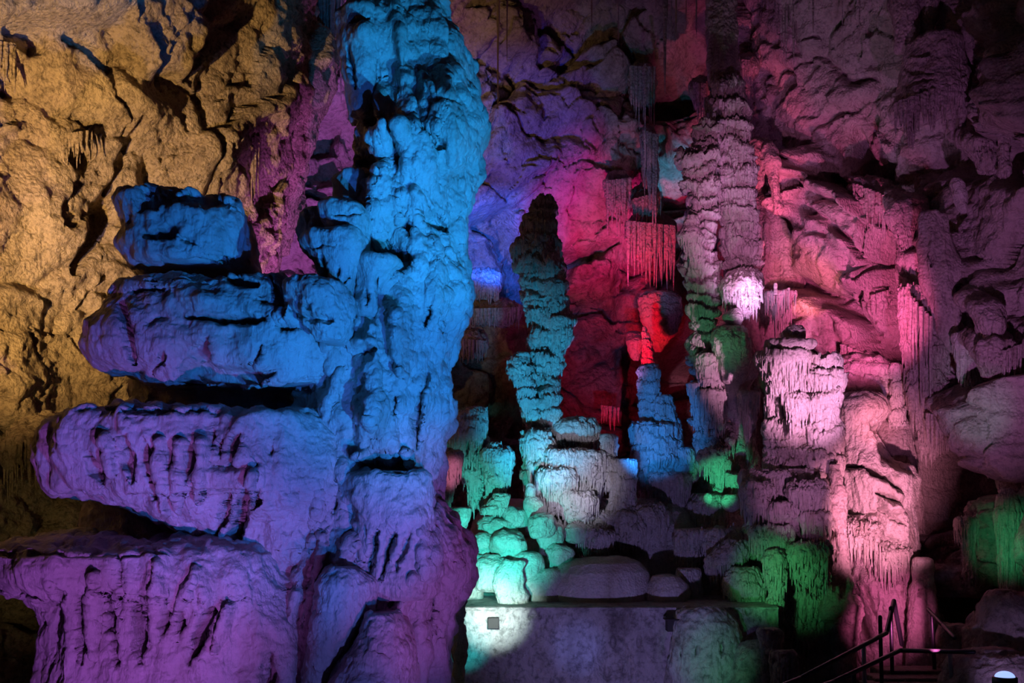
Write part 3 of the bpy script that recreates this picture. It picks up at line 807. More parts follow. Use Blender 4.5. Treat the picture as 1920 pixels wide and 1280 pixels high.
loft('lower_lobe', [(884, 700, 770), (889, 664, 800), (896, 650, 805), (915, 648, 808), (940, 650, 808), (965, 660, 810), (1000, 672, 812), (1060, 690, 815), (1120, 690, 815)], 9.1, depth=0.40, nseg=300, step=2, sup=2.4, lump=(1.8, 0.05),
     flute=(4, 0.03, 0.1), rough=(12, 0.018), pop=(13, 0.022), seed=14,
     feats=[('b', 653, 960, 16, 18, 0, -0.2, 2), ('s', 706, 1000, 690, 1080, 7, -0.22), ('s', 738, 1003, 712, 1085, 8, -0.24), ('s', 698, 1003, 694, 1030, 5, -0.16), ('s', 770, 1000, 740, 1070, 6, -0.1)], **G)
loft('foot_boulder', [(1060, 632, 660), (1068, 615, 680), (1080, 604, 696), (1092, 598, 703), (1115, 595, 703), (1150, 592, 694), (1200, 586, 665), (1263, 575, 625), (1340, 560, 610)], 8.8, depth=0.45, nseg=260, step=2, lump=(2, 0.06), rough=(12, 0.02), pop=(14, 0.018), seed=16, **G)
loft('foot_boulder', [(1145, 700, 738), (1150, 690, 752), (1165, 682, 762), (1187, 674, 769), (1210, 660, 774), (1234, 642, 776), (1280, 618, 777), (1400, 600, 775)], 8.75, depth=0.6, nseg=260, step=2, lump=(2, 0.06), rough=(12, 0.02), pop=(14, 0.022), seed=17, **G)

loft('foot_rock', [(1000, 862, 880), (1012, 850, 890), (1035, 848, 892), (1060, 848, 884), (1080, 855, 872), (1400, 845, 870)], 11.5, M_PALE, label='small dark pink rock edge showing behind the right foot of the giant blue stalagmite', cat='rock', nseg=100, lump=(3, 0.04), rough=(10, 0.03), seed=19)

# ================================================================== stalagmites in the middle
PT = dict(mat=M_PALE)
T = thing('stalagmite', P(1015, 960, 15.0), 'tall ragged stalagmite, dark blue above and turquoise below, in front of the red recess', 'stalagmite')
loft('trunk', [(372, 1012, 1026), (378, 1007, 1034), (394, 1003, 1036), (403, 1003, 1036), (410, 986, 1036), (429, 980, 1040), (449, 982, 1044), (463, 970, 1044), (473, 964, 1045), (494, 968, 1050), (515, 979, 1053), (539, 985, 1058),
               (566, 992, 1059), (597, 996, 1060), (601, 998, 1070), (621, 1000, 1068), (645, 994, 1066), (655, 990, 1052), (690, 985, 1047), (721, 980, 1047), (738, 975, 1048), (772, 985, 1045), (800, 990, 1043), (840, 985, 1040), (900, 988, 1030), (960, 985, 1035)],
     15.0, ratio=0.9, nseg=260, step=1.6, lump=(3, 0.05), needles=0.4, tier=(0.26, 0.10, 13.05, 0.022), rough=(14, 0.016), pop=(10, 0.02), seed=21, parent=T,
     feats=[('b', 1030, 500, 16, 22, 0, 0.14, 1.5), ('b', 1045, 545, 20, 18, 0, 0.14, 1.5), ('b', 1000, 735, 14, 22, 0, -0.14, 1.5), ('b', 1030, 745, 16, 26, 0, 0.12, 1.5), ('b', 1010, 720, 22, 8, 0, -0.12, 2)], **PT)
loft('side_branch', [(659, 970, 985), (664, 967, 988), (671, 968, 988), (676, 958, 990), (688, 952, 992), (698, 956, 990), (712, 962, 994), (735, 972, 1002), (765, 984, 1006), (790, 990, 1010)], 14.75, ratio=0.9, nseg=130, step=1.6, lump=(3, 0.03), tier=(0.16, 0.07, 15.95, 0.02), rough=(14, 0.014), seed=22, parent=T, **PT)
loft('bracket_cup', [(596, 1030, 1066), (602, 1022, 1071), (615, 1024, 1070), (640, 1030, 1066), (665, 1036, 1052), (690, 1040, 1048)], 14.8, ratio=0.9, nseg=120, step=1.6, tier=(0.2, 0.05, 15.95, 0.02), fringe=(13, 0.3, 0.35), rough=(14, 0.012), seed=23, parent=T, **PT)
loft('bracket_cup', [(524, 1024, 1054), (529, 1018, 1060), (545, 1020, 1060), (575, 1024, 1058), (600, 1028, 1056)], 14.75, ratio=0.9, nseg=120, step=1.6, tier=(0.2, 0.05, 15.95, 0.02), fringe=(13, 0.3, 0.35), rough=(14, 0.012), seed=24, parent=T, **PT)

T = thing('flowstone_mound', P(1070, 985, 14.8), 'heap of fluted flowstone cups lit pale lavender white at the foot of the tall stalagmite', 'flowstone')
for k, (rows, Y) in enumerate([
    ([(786, 1085, 1105), (789, 1060, 1113), (797, 1040, 1116), (808, 1032, 1118), (822, 1036, 1118), (850, 1042, 1112), (880, 1050, 1100), (900, 1055, 1090)], 15.0),
    ([(808, 1000, 1018), (814, 985, 1030), (824, 980, 1036), (840, 984, 1040), (870, 990, 1040), (900, 994, 1036), (925, 1000, 1026)], 14.6),
    ([(845, 1080, 1130), (852, 1060, 1145), (866, 1052, 1148), (885, 1056, 1144), (915, 1064, 1135), (945, 1072, 1122), (970, 1080, 1110)], 14.6),
    ([(878, 1025, 1060), (886, 1012, 1075), (900, 1008, 1080), (920, 1012, 1078), (950, 1020, 1070), (975, 1028, 1060)], 14.3),
    ([(920, 1070, 1100), (926, 1058, 1110), (940, 1052, 1114), (965, 1056, 1110), (990, 1065, 1100)], 14.2),
    ([(842, 1040, 1070), (848, 1028, 1085), (862, 1026, 1088), (885, 1034, 1080), (905, 1042, 1070)], 14.4)]):
    loft('fluted_cup', rows, Y, parent=T, ratio=1.0, nseg=170, step=1.6, lump=(3, 0.05), tier=(0.34, 0.08, 15.95, 0.03), fringe=(13, 0.4, 0.4), pop=(9, 0.03), rough=(14, 0.012), seed=30 + k, **PT)
loft('knobby_pipes', [(905, 990, 996), (908, 986, 1000), (915, 984, 1005), (930, 985, 1003), (938, 982, 1014), (952, 984, 1018), (968, 990, 1020), (985, 1000, 1030)], 14.0, parent=T, nseg=110, step=1.5, lump=(5, 0.03), pop=(8, 0.06), rough=(12, 0.015), seed=37, **PT)

def stal(name, label, rows, Y, seed, tier=(0.22, 0.06, 15.95, 0.022), cat='stalagmite', mat=M_PALE, nseg=140, **kw):
    a = dict(ratio=0.95, step=1.7, lump=(3, 0.04), rough=(14, 0.013))
    if cat == 'drapery':
        a.update(emerge=(0.6, 0.7), fringe=(11, 0.22, 0.25), lump=(1.6, 0.12), rough=(10, 0.02))
    if name in ('flowstone_cup', 'flowstone_drip'):
        a.update(fringe=(13, 0.4, 0.4), pop=(9, 0.03))
    a.update(kw)
    return loft(name, rows, Y, mat, label=label, cat=cat, nseg=nseg, tier=tier, seed=seed, **a)


stal('stalagmite', 'small stub with a wide flat cap on the right shoulder of the pale lavender mound', [(813, 1128, 1152), (817, 1124, 1157), (828, 1128, 1157), (850, 1134, 1153), (875, 1134, 1148), (900, 1130, 1148)], 14.5, 41)
stal('stalagmite', 'squat banded grey blue stub between the lavender mound and the blue twin stalagmite', [(860, 1152, 1186), (864, 1146, 1190), (880, 1144, 1192), (900, 1142, 1191), (925, 1148, 1190), (950, 1140, 1195), (985, 1135, 1200)], 14.4, 42)

T = thing('stalagmite', P(885, 960, 14.2), 'turquoise jellyfish shaped stalagmite with hanging fringes, beside the edge of the blue giant', 'stalagmite')
loft('cap', [(762, 884, 904), (766, 880, 906), (771, 878, 905), (776, 866, 909), (784, 856, 912), (798, 848, 912), (815, 846, 912), (830, 842, 914), (845, 846, 917), (866, 856, 914), (890, 864, 908), (912, 874, 906), (940, 880, 905), (968, 880, 906)],
     14.2, parent=T, ratio=0.95, nseg=180, step=1.6, lump=(3, 0.04), tier=(0.42, 0.06, 14.5, 0.03), fringe=(13, 0.3, 0.35), rough=(14, 0.012), seed=43, feats=[('s', 876, 830, 876, 850, 5, -0.16), ('s', 892, 828, 892, 848, 4, -0.16), ('b', 885, 874, 16, 7, 0, -0.16, 2)], **PT)
loft('side_cap', [(828, 920, 934), (832, 917, 938), (839, 918, 936), (845, 908, 952), (852, 904, 960), (862, 906, 961), (880, 910, 957), (905, 912, 950), (935, 914, 930), (955, 912, 925)], 14.0, parent=T, ratio=0.9, nseg=150, step=1.6, lump=(3, 0.03), tier=(0.32, 0.05, 17.4, 0.03), fringe=(13, 0.3, 0.35), rough=(14, 0.012), seed=44, **PT)
loft('foot_fan', [(924, 935, 950), (928, 928, 955), (938, 920, 952), (950, 905, 948), (965, 900, 945)], 13.8, parent=T, ratio=1.0, nseg=100, step=1.5, tier=(0.1, 0.04, 17.4, 0.015), rough=(14, 0.012), seed=45, **PT)
stal('stalagmite', 'small pink topped stump with tilted cap, tucked behind the edge of the blue giant', [(839, 836, 846), (845, 832, 850), (849, 826, 862), (856, 822, 865), (872, 820, 863), (890, 816, 856), (920, 814, 848), (950, 812, 840), (985, 810, 845)], 13.0, 46, tier=(0.3, 0.04, 11.6, 0.015))
stal('rock', 'dull purple rock with a flat cracked top under the small pink stump', [(950, 845, 875), (954, 836, 881), (968, 834, 880), (990, 836, 876), (1012, 840, 872), (1040, 838, 876)], 13.2, 47, tier=None, cat='rock')

T = thing('stalagmite', P(1235, 960, 15.8), 'azure twin stalagmite with a taller left stem, standing before the dark red hollow', 'stalagmite')
loft('tall_stem', [(682, 1210, 1226), (688, 1198, 1231), (697, 1194, 1235), (704, 1198, 1235), (722, 1196, 1234), (738, 1198, 1232), (760, 1200, 1232), (785, 1202, 1238), (820, 1205, 1240)], 15.7, parent=T, ratio=0.95, nseg=140, step=1.5, lump=(4, 0.03), tier=(0.15, 0.05, 13.05, 0.02), rough=(14, 0.014), seed=48, **PT)
loft('short_stem', [(741, 1245, 1257), (746, 1232, 1261), (756, 1228, 1262), (775, 1228, 1262), (792, 1230, 1270), (815, 1226, 1275), (850, 1222, 1276)], 15.6, parent=T, ratio=0.95, nseg=140, step=1.5, lump=(4, 0.03), tier=(0.18, 0.04, 13.05, 0.02), rough=(14, 0.014), seed=49, **PT)
loft('body', [(796, 1190, 1215), (801, 1182, 1270), (815, 1186, 1274), (850, 1190, 1278), (882, 1194, 1284), (920, 1203, 1290), (960, 1212, 1294), (1000, 1215, 1300)], 15.6, parent=T, ratio=0.95, nseg=220, step=1.6, lump=(3, 0.05), tier=(0.32, 0.08, 13.05, 0.03), rough=(14, 0.014), seed=50,
     feats=[('s', 1205, 850, 1212, 900, 8, 0.1), ('b', 1240, 850, 20, 25, 0, 0.1, 1.5)], **PT)
loft('shoulder', [(838, 1275, 1292), (843, 1268, 1298), (860, 1266, 1300), (885, 1262, 1304), (905, 1262, 1310)], 15.4, parent=T, ratio=0.95, nseg=110, step=1.6, tier=(0.2, 0.04, 14.5, 0.02), rough=(14, 0.013), seed=51, **PT)

# ---- the slope of flowstone below them
T = thing('flowstone_slope', P(1200, 1140, 14.6), 'broad lumpy flowstone slope carrying the stalagmites above the straight ledge', 'flowstone')
loft('slope_body', [(935, 1000, 1280), (955, 905, 1330), (985, 880, 1420), (1030, 850, 1520), (1080, 830, 1570), (1140, 815, 1590), (1300, 800, 1600)], 15.5, parent=T, depth=1.3, nseg=420, step=2, lump=(1.3, 0.15), rough=(8, 0.02), pop=(3, 0.10), seed=55, mat=M_PALE,
     feats=[('b', 930, 985, 40, 18, -15, 0.3, 1.5), ('s', 940, 1020, 985, 1005, 10, -0.2)])
for k, (cx, cy, rx, ry, Y, tr) in enumerate([
    (965, 965, 26, 14, 13.9, 0), (930, 985, 36, 20, 13.9, 0), (1018, 978, 24, 18, 13.6, 0), (905, 1020, 26, 22, 13.7, 0), (960, 1020, 34, 22, 13.6, 0), (925, 1065, 36, 26, 13.4, 0), (890, 1075, 24, 36, 13.5, 0), (985, 1060, 30, 26, 13.4, 0),
    (1030, 1010, 26, 20, 13.8, 0), (1055, 1040, 30, 18, 13.7, 0), (1110, 1005, 40, 18, 14.0, 1), (1130, 985, 36, 24, 14.3, 1), (1175, 990, 34, 30, 14.2, 1), (1080, 995, 30, 14, 13.9, 0), (1020, 1100, 40, 34, 13.4, 0)]):
    loft('rounded_lump', [(cy - ry, cx - rx * .25, cx + rx * .25), (cy - ry * .8, cx - rx * .7, cx + rx * .7), (cy - ry * .3, cx - rx, cx + rx), (cy + ry * .4, cx - rx * .95, cx + rx * .95), (cy + ry * 1.3, cx - rx * .8, cx + rx * .8), (cy + ry * 1.7, cx - rx * .5, cx + rx * .5)],
         Y + 0.12, parent=T, ratio=0.9, nseg=130, step=1.6, lump=(2.2, 0.13), tier=(0.3, 0.05, 14.5, 0.025) if tr else None, fringe=(11, 0.4, 0.3) if tr else None, rough=(9, 0.02), pop=(6, 0.03), seed=60 + k, **PT)
loft('brown_hollow_block', [(1050, 960, 975), (1054, 950, 980), (1075, 935, 980), (1098, 925, 980), (1120, 930, 985), (1145, 935, 985)], 13.25, parent=T, ratio=0.8, nseg=110, lump=(3, 0.06), rough=(10, 0.03), seed=76, mat=M_PALE)
stal('boulder', 'largest smooth dome boulder sitting on the straight ledge below the blue twin stalagmite', [(1043, 1110, 1150), (1047, 1080, 1175), (1056, 1050, 1196), (1072, 1030, 1212), (1095, 1020, 1220), (1120, 1016, 1222), (1140, 1016, 1220), (1150, 1020, 1216)], 13.75, 77, tier=None, cat='boulder', ratio=0.75, nseg=260, rough=(12, 0.008), lump=(1.5, 0.05))
stal('boulder', 'rounded greenish boulder on the ledge touching the right flank of the largest dome boulder', [(1076, 1236, 1260), (1080, 1225, 1275), (1092, 1216, 1286), (1110, 1212, 1291), (1132, 1212, 1290), (1146, 1218, 1285)], 13.5, 78, tier=None, cat='boulder', ratio=0.8, rough=(12, 0.008))
stal('boulder', 'small fluted boulder with green streaks, third along the ledge from the largest dome boulder', [(1064, 1282, 1298), (1069, 1272, 1308), (1082, 1268, 1312), (1110, 1268, 1313), (1132, 1275, 1310), (1146, 1280, 1306)], 13.7, 79, cat='boulder', tier=(0.4, 0.03, 13.05, 0.02))

caps = [
    ('mushroom shaped flowstone cup with long fringe below the blue twin stalagmite', [(942, 1190, 1220), (948, 1172, 1240), (960, 1162, 1252), (980, 1165, 1256), (1000, 1172, 1250), (1035, 1180, 1240), (1060, 1190, 1225)], 14.5),
    ('fluted grey violet flowstone column hanging below the right side of the blue twin stalagmite', [(885, 1225, 1275), (893, 1218, 1290), (910, 1218, 1292), (950, 1222, 1288), (985, 1228, 1284), (1010, 1232, 1280)], 15.0),
    ('round topped dim cup, directly above the small fluted boulder on the ledge', [(990, 1275, 1310), (996, 1268, 1318), (1010, 1264, 1320), (1035, 1268, 1318), (1060, 1275, 1310), (1075, 1280, 1305)], 14.2),
    ('dim violet lump cluster with beaded top below the bright green fanged stone', [(925, 1310, 1335), (932, 1298, 1352), (948, 1290, 1362), (970, 1290, 1366), (1000, 1300, 1360), (1020, 1310, 1350)], 14.8),
    ('dim fluted cup with a wide brow above the green tinged overhanging stone', [(990, 1345, 1370), (996, 1325, 1388), (1012, 1320, 1396), (1040, 1325, 1390), (1070, 1335, 1380), (1095, 1345, 1370)], 14.1),
    ('smooth green lit bell shaped boulder left of the green cascade', [(1062, 1382, 1412), (1066, 1372, 1420), (1078, 1362, 1426), (1100, 1358, 1432), (1120, 1366, 1434), (1136, 1385, 1434), (1160, 1410, 1434), (1190, 1424, 1436)], 13.5),
    ('slanting dim green brow of flowstone at the top left of the bell shaped boulder', [(1013, 1380, 1398), (1020, 1362, 1400), (1036, 1340, 1396), (1050, 1328, 1385), (1075, 1328, 1360), (1095, 1332, 1350)], 13.7),
]
for k, (lb, rows, Y) in enumerate(caps):
    stal('flowstone_cup', lb, rows, Y, 80 + k, cat='flowstone', tier=(0.45, 0.05, 13.05, 0.03), nseg=150)

# ================================================================== palm trunk stalagmites
T = thing('stalagmite', P(1340, 880, 15.5), 'thin knobbly palm trunk stalagmite with green specks, the shorter of the two palm trunk ones', 'stalagmite')
loft('trunk', [(232, 1318, 1330), (240, 1312, 1336), (258, 1308, 1338), (280, 1302, 1340), (287, 1288, 1340), (294, 1278, 1338), (306, 1279, 1337), (330, 1290, 1336), (360, 1296, 1337), (398, 1298, 1338), (425, 1290, 1334), (470, 1292, 1334), (492, 1290, 1342), (506, 1289, 1342), (520, 1292, 1342), (550, 1297, 1344), (590, 1297, 1341), (605, 1302, 1338),
               (630, 1309, 1332), (638, 1300, 1335), (648, 1295, 1342), (670, 1299, 1350), (690, 1305, 1352), (722, 1312, 1350), (733, 1300, 1356), (742, 1304, 1360), (765, 1309, 1362), (800, 1312, 1363), (835, 1318, 1360), (880, 1315, 1365), (930, 1310, 1370)],
     15.5, parent=T, ratio=0.95, nseg=170, step=1.4, lump=(4, 0.05), needles=0.25, tier=(0.20, 0.14, 13, 0.03), rough=(16, 0.013), seed=100, **PT)
loft('capped_cup', [(404, 1292, 1302), (408, 1284, 1308), (416, 1280, 1310), (424, 1281, 1306), (432, 1276, 1312), (440, 1271, 1316), (450, 1276, 1318), (470, 1286, 1320), (492, 1294, 1320), (505, 1298, 1318)], 15.25, parent=T, ratio=0.95, nseg=120, step=1.4, tier=(0.18, 0.05, 15.95, 0.02), rough=(16, 0.011), seed=101, **PT)
loft('tilted_cup', [(664, 1308, 1340), (669, 1302, 1350), (680, 1304, 1352), (700, 1310, 1350), (725, 1314, 1346)], 15.25, parent=T, ratio=0.9, nseg=110, step=1.4, tier=(0.2, 0.05, 15.95, 0.02), rough=(16, 0.011), seed=102, **PT)
loft('drip_skirt', [(730, 1318, 1350), (735, 1308, 1358), (746, 1308, 1361), (775, 1312, 1362), (800, 1314, 1362), (812, 1318, 1356)], 15.2, parent=T, ratio=0.9, nseg=130, step=1.4, tier=(0.45, 0.04, 17.4, 0.025), fringe=(13, 0.3, 0.35), rough=(16, 0.011), seed=103, **PT)
loft('side_bracket', [(717, 1290, 1306), (721, 1287, 1310), (732, 1294, 1310), (770, 1300, 1312), (800, 1304, 1314)], 15.3, parent=T, ratio=0.9, nseg=80, step=1.4, tier=(0.2, 0.03, 17.4, 0.015), rough=(16, 0.01), seed=104, **PT)

T = thing('stalagmite', P(1390, 510, 16.0), 'tall palm trunk column reaching the roof, mauve fluted tiers with green flecks', 'stalagmite')
loft('upper_shaft', [(-140, 1325, 1385), (0, 1328, 1378), (60, 1330, 1376), (110, 1332, 1380), (150, 1334, 1384), (185, 1336, 1388), (200, 1340, 1388)], 16.0, parent=T, ratio=0.9, nseg=160, step=2, lump=(3, 0.04), flute=(6, 0.05, 0.06), rough=(12, 0.016), seed=105, mat=M_RED)
loft('trunk', [(150, 1345, 1378), (162, 1340, 1388), (178, 1336, 1390), (200, 1335, 1392), (230, 1336, 1396), (262, 1338, 1400), (290, 1340, 1405), (310, 1342, 1408), (345, 1343, 1410), (362, 1346, 1408), (390, 1352, 1412), (420, 1357, 1415), (440, 1356, 1415), (452, 1362, 1416), (480, 1362, 1417), (500, 1368, 1415), (512, 1372, 1414)],
     15.9, parent=T, ratio=0.95, nseg=210, step=1.4, lump=(3, 0.04), needles=0.3, tier=(0.32, 0.15, 14, 0.035), rough=(16, 0.013), seed=106, **PT)
loft('root_shaft', [(500, 1362, 1420), (540, 1365, 1425), (600, 1375, 1420), (700, 1372, 1420), (800, 1372, 1425), (900, 1365, 1430)], 16.5, parent=T, ratio=0.8, nseg=130, step=2, lump=(3, 0.06), flute=(6, 0.04, 0.1), rough=(12, 0.02), seed=107, mat=M_RED)
stal('flowstone_cup', 'pale pink scalloped cup like a capital directly under the tall palm trunk column', [(506, 1380, 1416), (512, 1366, 1422), (519, 1360, 1425), (530, 1352, 1428), (545, 1350, 1429), (558, 1356, 1426), (575, 1364, 1418), (592, 1376, 1412), (605, 1385, 1405)], 15.3, 108, cat='flowstone', needles=0.3, tier=(0.5, 0.04, 11.6, 0.03), pop=(7, 0.03))
stal('stone_nodule', 'small pink white knob pair just below the scalloped pink cup', [(578, 1372, 1384), (583, 1366, 1390), (590, 1358, 1394), (600, 1360, 1394), (608, 1370, 1390), (616, 1378, 1388)], 15.1, 109, cat='rock', tier=None, pop=(7, 0.05), nseg=90)
T = thing('stalagmite', P(1375, 850, 15.2), 'bulbous stalagmite head speckled green and white with a thin tapering stem', 'stalagmite')
loft('bulb', [(612, 1355, 1385), (616, 1346, 1394), (624, 1337, 1399), (640, 1334, 1402), (655, 1338, 1404), (672, 1345, 1404), (690, 1350, 1400), (705, 1356, 1396), (720, 1362, 1392)], 15.1, parent=T, ratio=0.95, nseg=160, step=1.4, lump=(4, 0.03), flute=(7, 0.02, 0.3), pop=(16, 0.03), rough=(16, 0.015), seed=110, **PT)
loft('stem', [(660, 1355, 1408), (690, 1350, 1416), (705, 1352, 1417), (725, 1356, 1405), (760, 1364, 1396), (800, 1374, 1395), (850, 1380, 1396), (900, 1382, 1400)], 15.3, parent=T, ratio=0.8, nseg=120, step=1.8, lump=(3, 0.03), flute=(7, 0.025, 0.1), rough=(16, 0.011), seed=111, **PT)
stal('flowstone_cup', 'narrow mint green cup on a thin stem, right of the bulbous speckled head', [(733, 1396, 1422), (737, 1386, 1425), (746, 1385, 1422), (765, 1390, 1418), (795, 1396, 1416), (830, 1400, 1412), (880, 1400, 1410)], 15.0, 112, cat='flowstone', tier=(0.5, 0.03, 15.95, 0.025), nseg=100)
T = thing('flowstone_bracket', P(1462, 640, 16.0), 'dark green fringed bracket with a small white tip, right of the scalloped pink cup', 'flowstone')
loft('fringed_shelf', [(546, 1440, 1488), (551, 1433, 1491), (560, 1436, 1487), (578, 1444, 1480), (600, 1452, 1475), (622, 1458, 1468)], 15.9, parent=T, ratio=0.8, nseg=120, step=1.5, tier=(0.8, 0.02, 15.95, 0.035), fringe=(13, 0.3, 0.35), rough=(14, 0.012), seed=113, **PT)
loft('white_tip', [(530, 1452, 1456), (532, 1450.5, 1457.5), (538, 1450, 1458), (541, 1451, 1457), (546, 1450, 1459), (553, 1449, 1460)], 15.6, parent=T, ratio=1, nseg=40, step=1, lump=None, rough=None, seed=114, **PT)
stal('flowstone_mass', 'dark shadowed rock mass between the green fringed bracket and the pink pagoda stalagmite', [(560, 1425, 1440), (600, 1415, 1462), (680, 1412, 1450), (760, 1410, 1450), (860, 1405, 1450), (930, 1400, 1450)], 16.6, 115, cat='flowstone', mat=M_RED, tier=None, lump=(2, 0.12), rough=(8, 0.03))

T = thing('flowstone_plinth', P(1350, 930, 15.2), 'purple knobbly rock base under the two palm trunk stalagmites', 'flowstone')
loft('base_body', [(806, 1325, 1385), (815, 1312, 1400), (830, 1305, 1408), (860, 1302, 1415), (900, 1300, 1425), (940, 1300, 1440), (990, 1305, 1450)], 15.5, parent=T, ratio=0.7, nseg=180, step=1.8, lump=(2.5, 0.10), tier=(0.3, 0.06, 11.6, 0.03), rough=(12, 0.02), seed=116, **PT)
stal('flowstone_drip', 'bright turquoise green dripping stone with two fangs at the foot of the palm trunk stalagmites', [(842, 1322, 1352), (847, 1312, 1364), (858, 1308, 1366), (875, 1322, 1364), (895, 1336, 1360), (915, 1340, 1352), (938, 1343, 1350)], 14.85, 117, cat='flowstone', tier=(0.5, 0.05, 14.5, 0.03), nseg=110)
stal('flowstone_drip', 'slanting mint green fanged drip right of the bright turquoise green one', [(888, 1366, 1372), (892, 1364, 1394), (905, 1368, 1386), (920, 1374, 1386), (945, 1382, 1388)], 14.7, 118, cat='flowstone', tier=(0.4, 0.03, 17.4, 0.02), nseg=80)
stal('flowstone_cup', 'tiny glowing mint cup above the bright turquoise green dripping stone', [(820, 1362, 1376), (824, 1358, 1379), (834, 1362, 1376), (850, 1367, 1371), (858, 1368, 1370)], 14.9, 119, cat='flowstone', tier=(0.5, 0.02, 17.4, 0.015), nseg=70)
stal('stone_ball', 'little pale round stone at the foot of the bright turquoise green drip', [(924, 1324, 1330), (927, 1321, 1334), (933, 1320, 1336), (940, 1322, 1335), (945, 1326, 1331)], 14.5, 120, cat='rock', tier=None, nseg=50, lump=None)
stal('stone_ball', 'dim green rounded stone between the two mint green drips', [(926, 1362, 1374), (930, 1357, 1382), (940, 1355, 1386), (950, 1358, 1386), (960, 1364, 1380)], 14.5, 121, cat='rock', tier=None, nseg=60)

# ================================================================== pink pagoda and its neighbours
T = thing('stalagmite', P(1478, 920, 14.0), 'pink pagoda stalagmite with stacked flat caps, brightest of the right half', 'stalagmite')
loft('trunk', [(655, 1450, 1505), (690, 1438, 1508), (720, 1442, 1502), (745, 1443, 1506), (775, 1440, 1506), (800, 1438, 1504), (830, 1438, 1510), (870, 1440, 1516), (910, 1435, 1525), (960, 1425, 1535)], 14.1, parent=T, ratio=0.95, nseg=210, step=1.5, lump=(3, 0.05), needles=0.15, tier=(0.36, 0.10, 14, 0.03), rough=(16, 0.012), seed=130, **PT)
loft('cap', [(610, 1484, 1494), (614, 1478, 1502), (622, 1470, 1509), (630, 1468, 1508), (640, 1472, 1504), (652, 1474, 1502)], 13.95, parent=T, ratio=0.9, nseg=110, step=1.3, lump=(4, 0.03), flute=(8, 0.02, 0.2), rough=(16, 0.012), seed=131, **PT)
loft('cap', [(640, 1450, 1520), (644, 1436, 1528), (650, 1434, 1527), (657, 1446, 1516), (668, 1454, 1510)], 13.9, parent=T, ratio=0.9, nseg=150, step=1.2, lump=(4, 0.03), flute=(8, 0.025, 0.2), rough=(16, 0.012), seed=132, **PT)
loft('cap', [(660, 1430, 1512), (664, 1422, 1516), (673, 1420, 1516), (684, 1426, 1513), (700, 1433, 1508), (722, 1440, 1500), (745, 1446, 1496)], 13.85, parent=T, ratio=0.9, nseg=190, step=1.3, lump=(4, 0.03), needles=0.25, tier=(0.7, 0.04, 15.95, 0.03), rough=(16, 0.012), seed=133, **PT)
loft('side_skirt', [(735, 1480, 1500), (741, 1470, 1510), (752, 1468, 1513), (775, 1474, 1512), (800, 1480, 1505), (820, 1484, 1500)], 13.75, parent=T, ratio=0.9, nseg=110, step=1.4, needles=0.4, tier=(0.4, 0.04, 17.4, 0.025), fringe=(13, 0.3, 0.35), rough=(16, 0.011), seed=134, **PT)
stal('stalagmite', 'fluted pale pink stalagmite with a domed crusted head, right beside the pink pagoda', [(666, 1530, 1556), (670, 1520, 1563), (680, 1515, 1567), (698, 1513, 1568), (715, 1514, 1576), (735, 1514, 1575), (760, 1512, 1568), (785, 1510, 1568), (800, 1512, 1574), (830, 1508, 1574), (870, 1504, 1572), (910, 1500, 1570), (960, 1495, 1570)],
     13.95, 135, needles=0.15, tier=(0.32, 0.10, 14, 0.03), nseg=180, pop=(14, 0.02), step=1.4)

T = thing('flowstone_cascade', P(1490, 1150, 13.8), 'tiered cascade of fringed cups under green light below the pink pagoda', 'flowstone')
loft('cascade_body', [(880, 1410, 1555), (895, 1396, 1562), (930, 1394, 1564), (970, 1398, 1566), (1010, 1404, 1568), (1050, 1412, 1574), (1100, 1425, 1578), (1150, 1436, 1582), (1230, 1460, 1595), (1400, 1480, 1610)], 14.0, parent=T, ratio=0.6, nseg=320, step=1.8, lump=(2, 0.08), tier=(0.38, 0.11, 14.5, 0.04), rough=(14, 0.015), seed=140, **PT)
for k, (rows, Y) in enumerate([
    ([(905, 1405, 1430), (910, 1395, 1445), (922, 1392, 1448), (950, 1396, 1442), (975, 1402, 1434)], 13.6),
    ([(940, 1450, 1475), (946, 1440, 1486), (960, 1436, 1490), (985, 1442, 1484), (1005, 1448, 1476)], 13.5),
    ([(985, 1416, 1432), (990, 1410, 1440), (1002, 1410, 1442), (1030, 1416, 1436)], 13.4),
    ([(985, 1444, 1470), (990, 1438, 1478), (1004, 1438, 1480), (1030, 1446, 1476), (1045, 1456, 1472)], 13.3),
    ([(1018, 1505, 1540), (1023, 1484, 1552), (1034, 1476, 1556), (1055, 1480, 1554), (1085, 1490, 1550), (1110, 1500, 1540)], 13.2),
    ([(1028, 1440, 1458), (1034, 1434, 1468), (1050, 1433, 1472), (1080, 1436, 1470), (1130, 1440, 1464), (1180, 1444, 1460)], 13.2),
    ([(960, 1515, 1540), (966, 1505, 1552), (980, 1503, 1555), (1000, 1508, 1552), (1015, 1515, 1545)], 13.4),
    ([(900, 1495, 1525), (906, 1482, 1545), (920, 1480, 1550), (945, 1486, 1546), (965, 1495, 1535)], 13.5)]):
    loft('fringed_cup', rows, Y, parent=T, ratio=0.95, nseg=150, step=1.5, lump=(4, 0.04), tier=(0.5, 0.06, 15.95, 0.045), fringe=(13, 0.4, 0.4), pop=(9, 0.03), rough=(16, 0.012), seed=141 + k, **PT)
loft('dark_buttress', [(870, 1555, 1575), (900, 1552, 1580), (960, 1555, 1582), (1050, 1560, 1590), (1110, 1550, 1600), (1128, 1545, 1612), (1150, 1540, 1618), (1190, 1560, 1605), (1240, 1565, 1600), (1400, 1570, 1600)], 13.6, parent=T, ratio=0.8, nseg=150, step=2, lump=(2.5, 0.10), rough=(10, 0.03), seed=150, mat=M_RED)

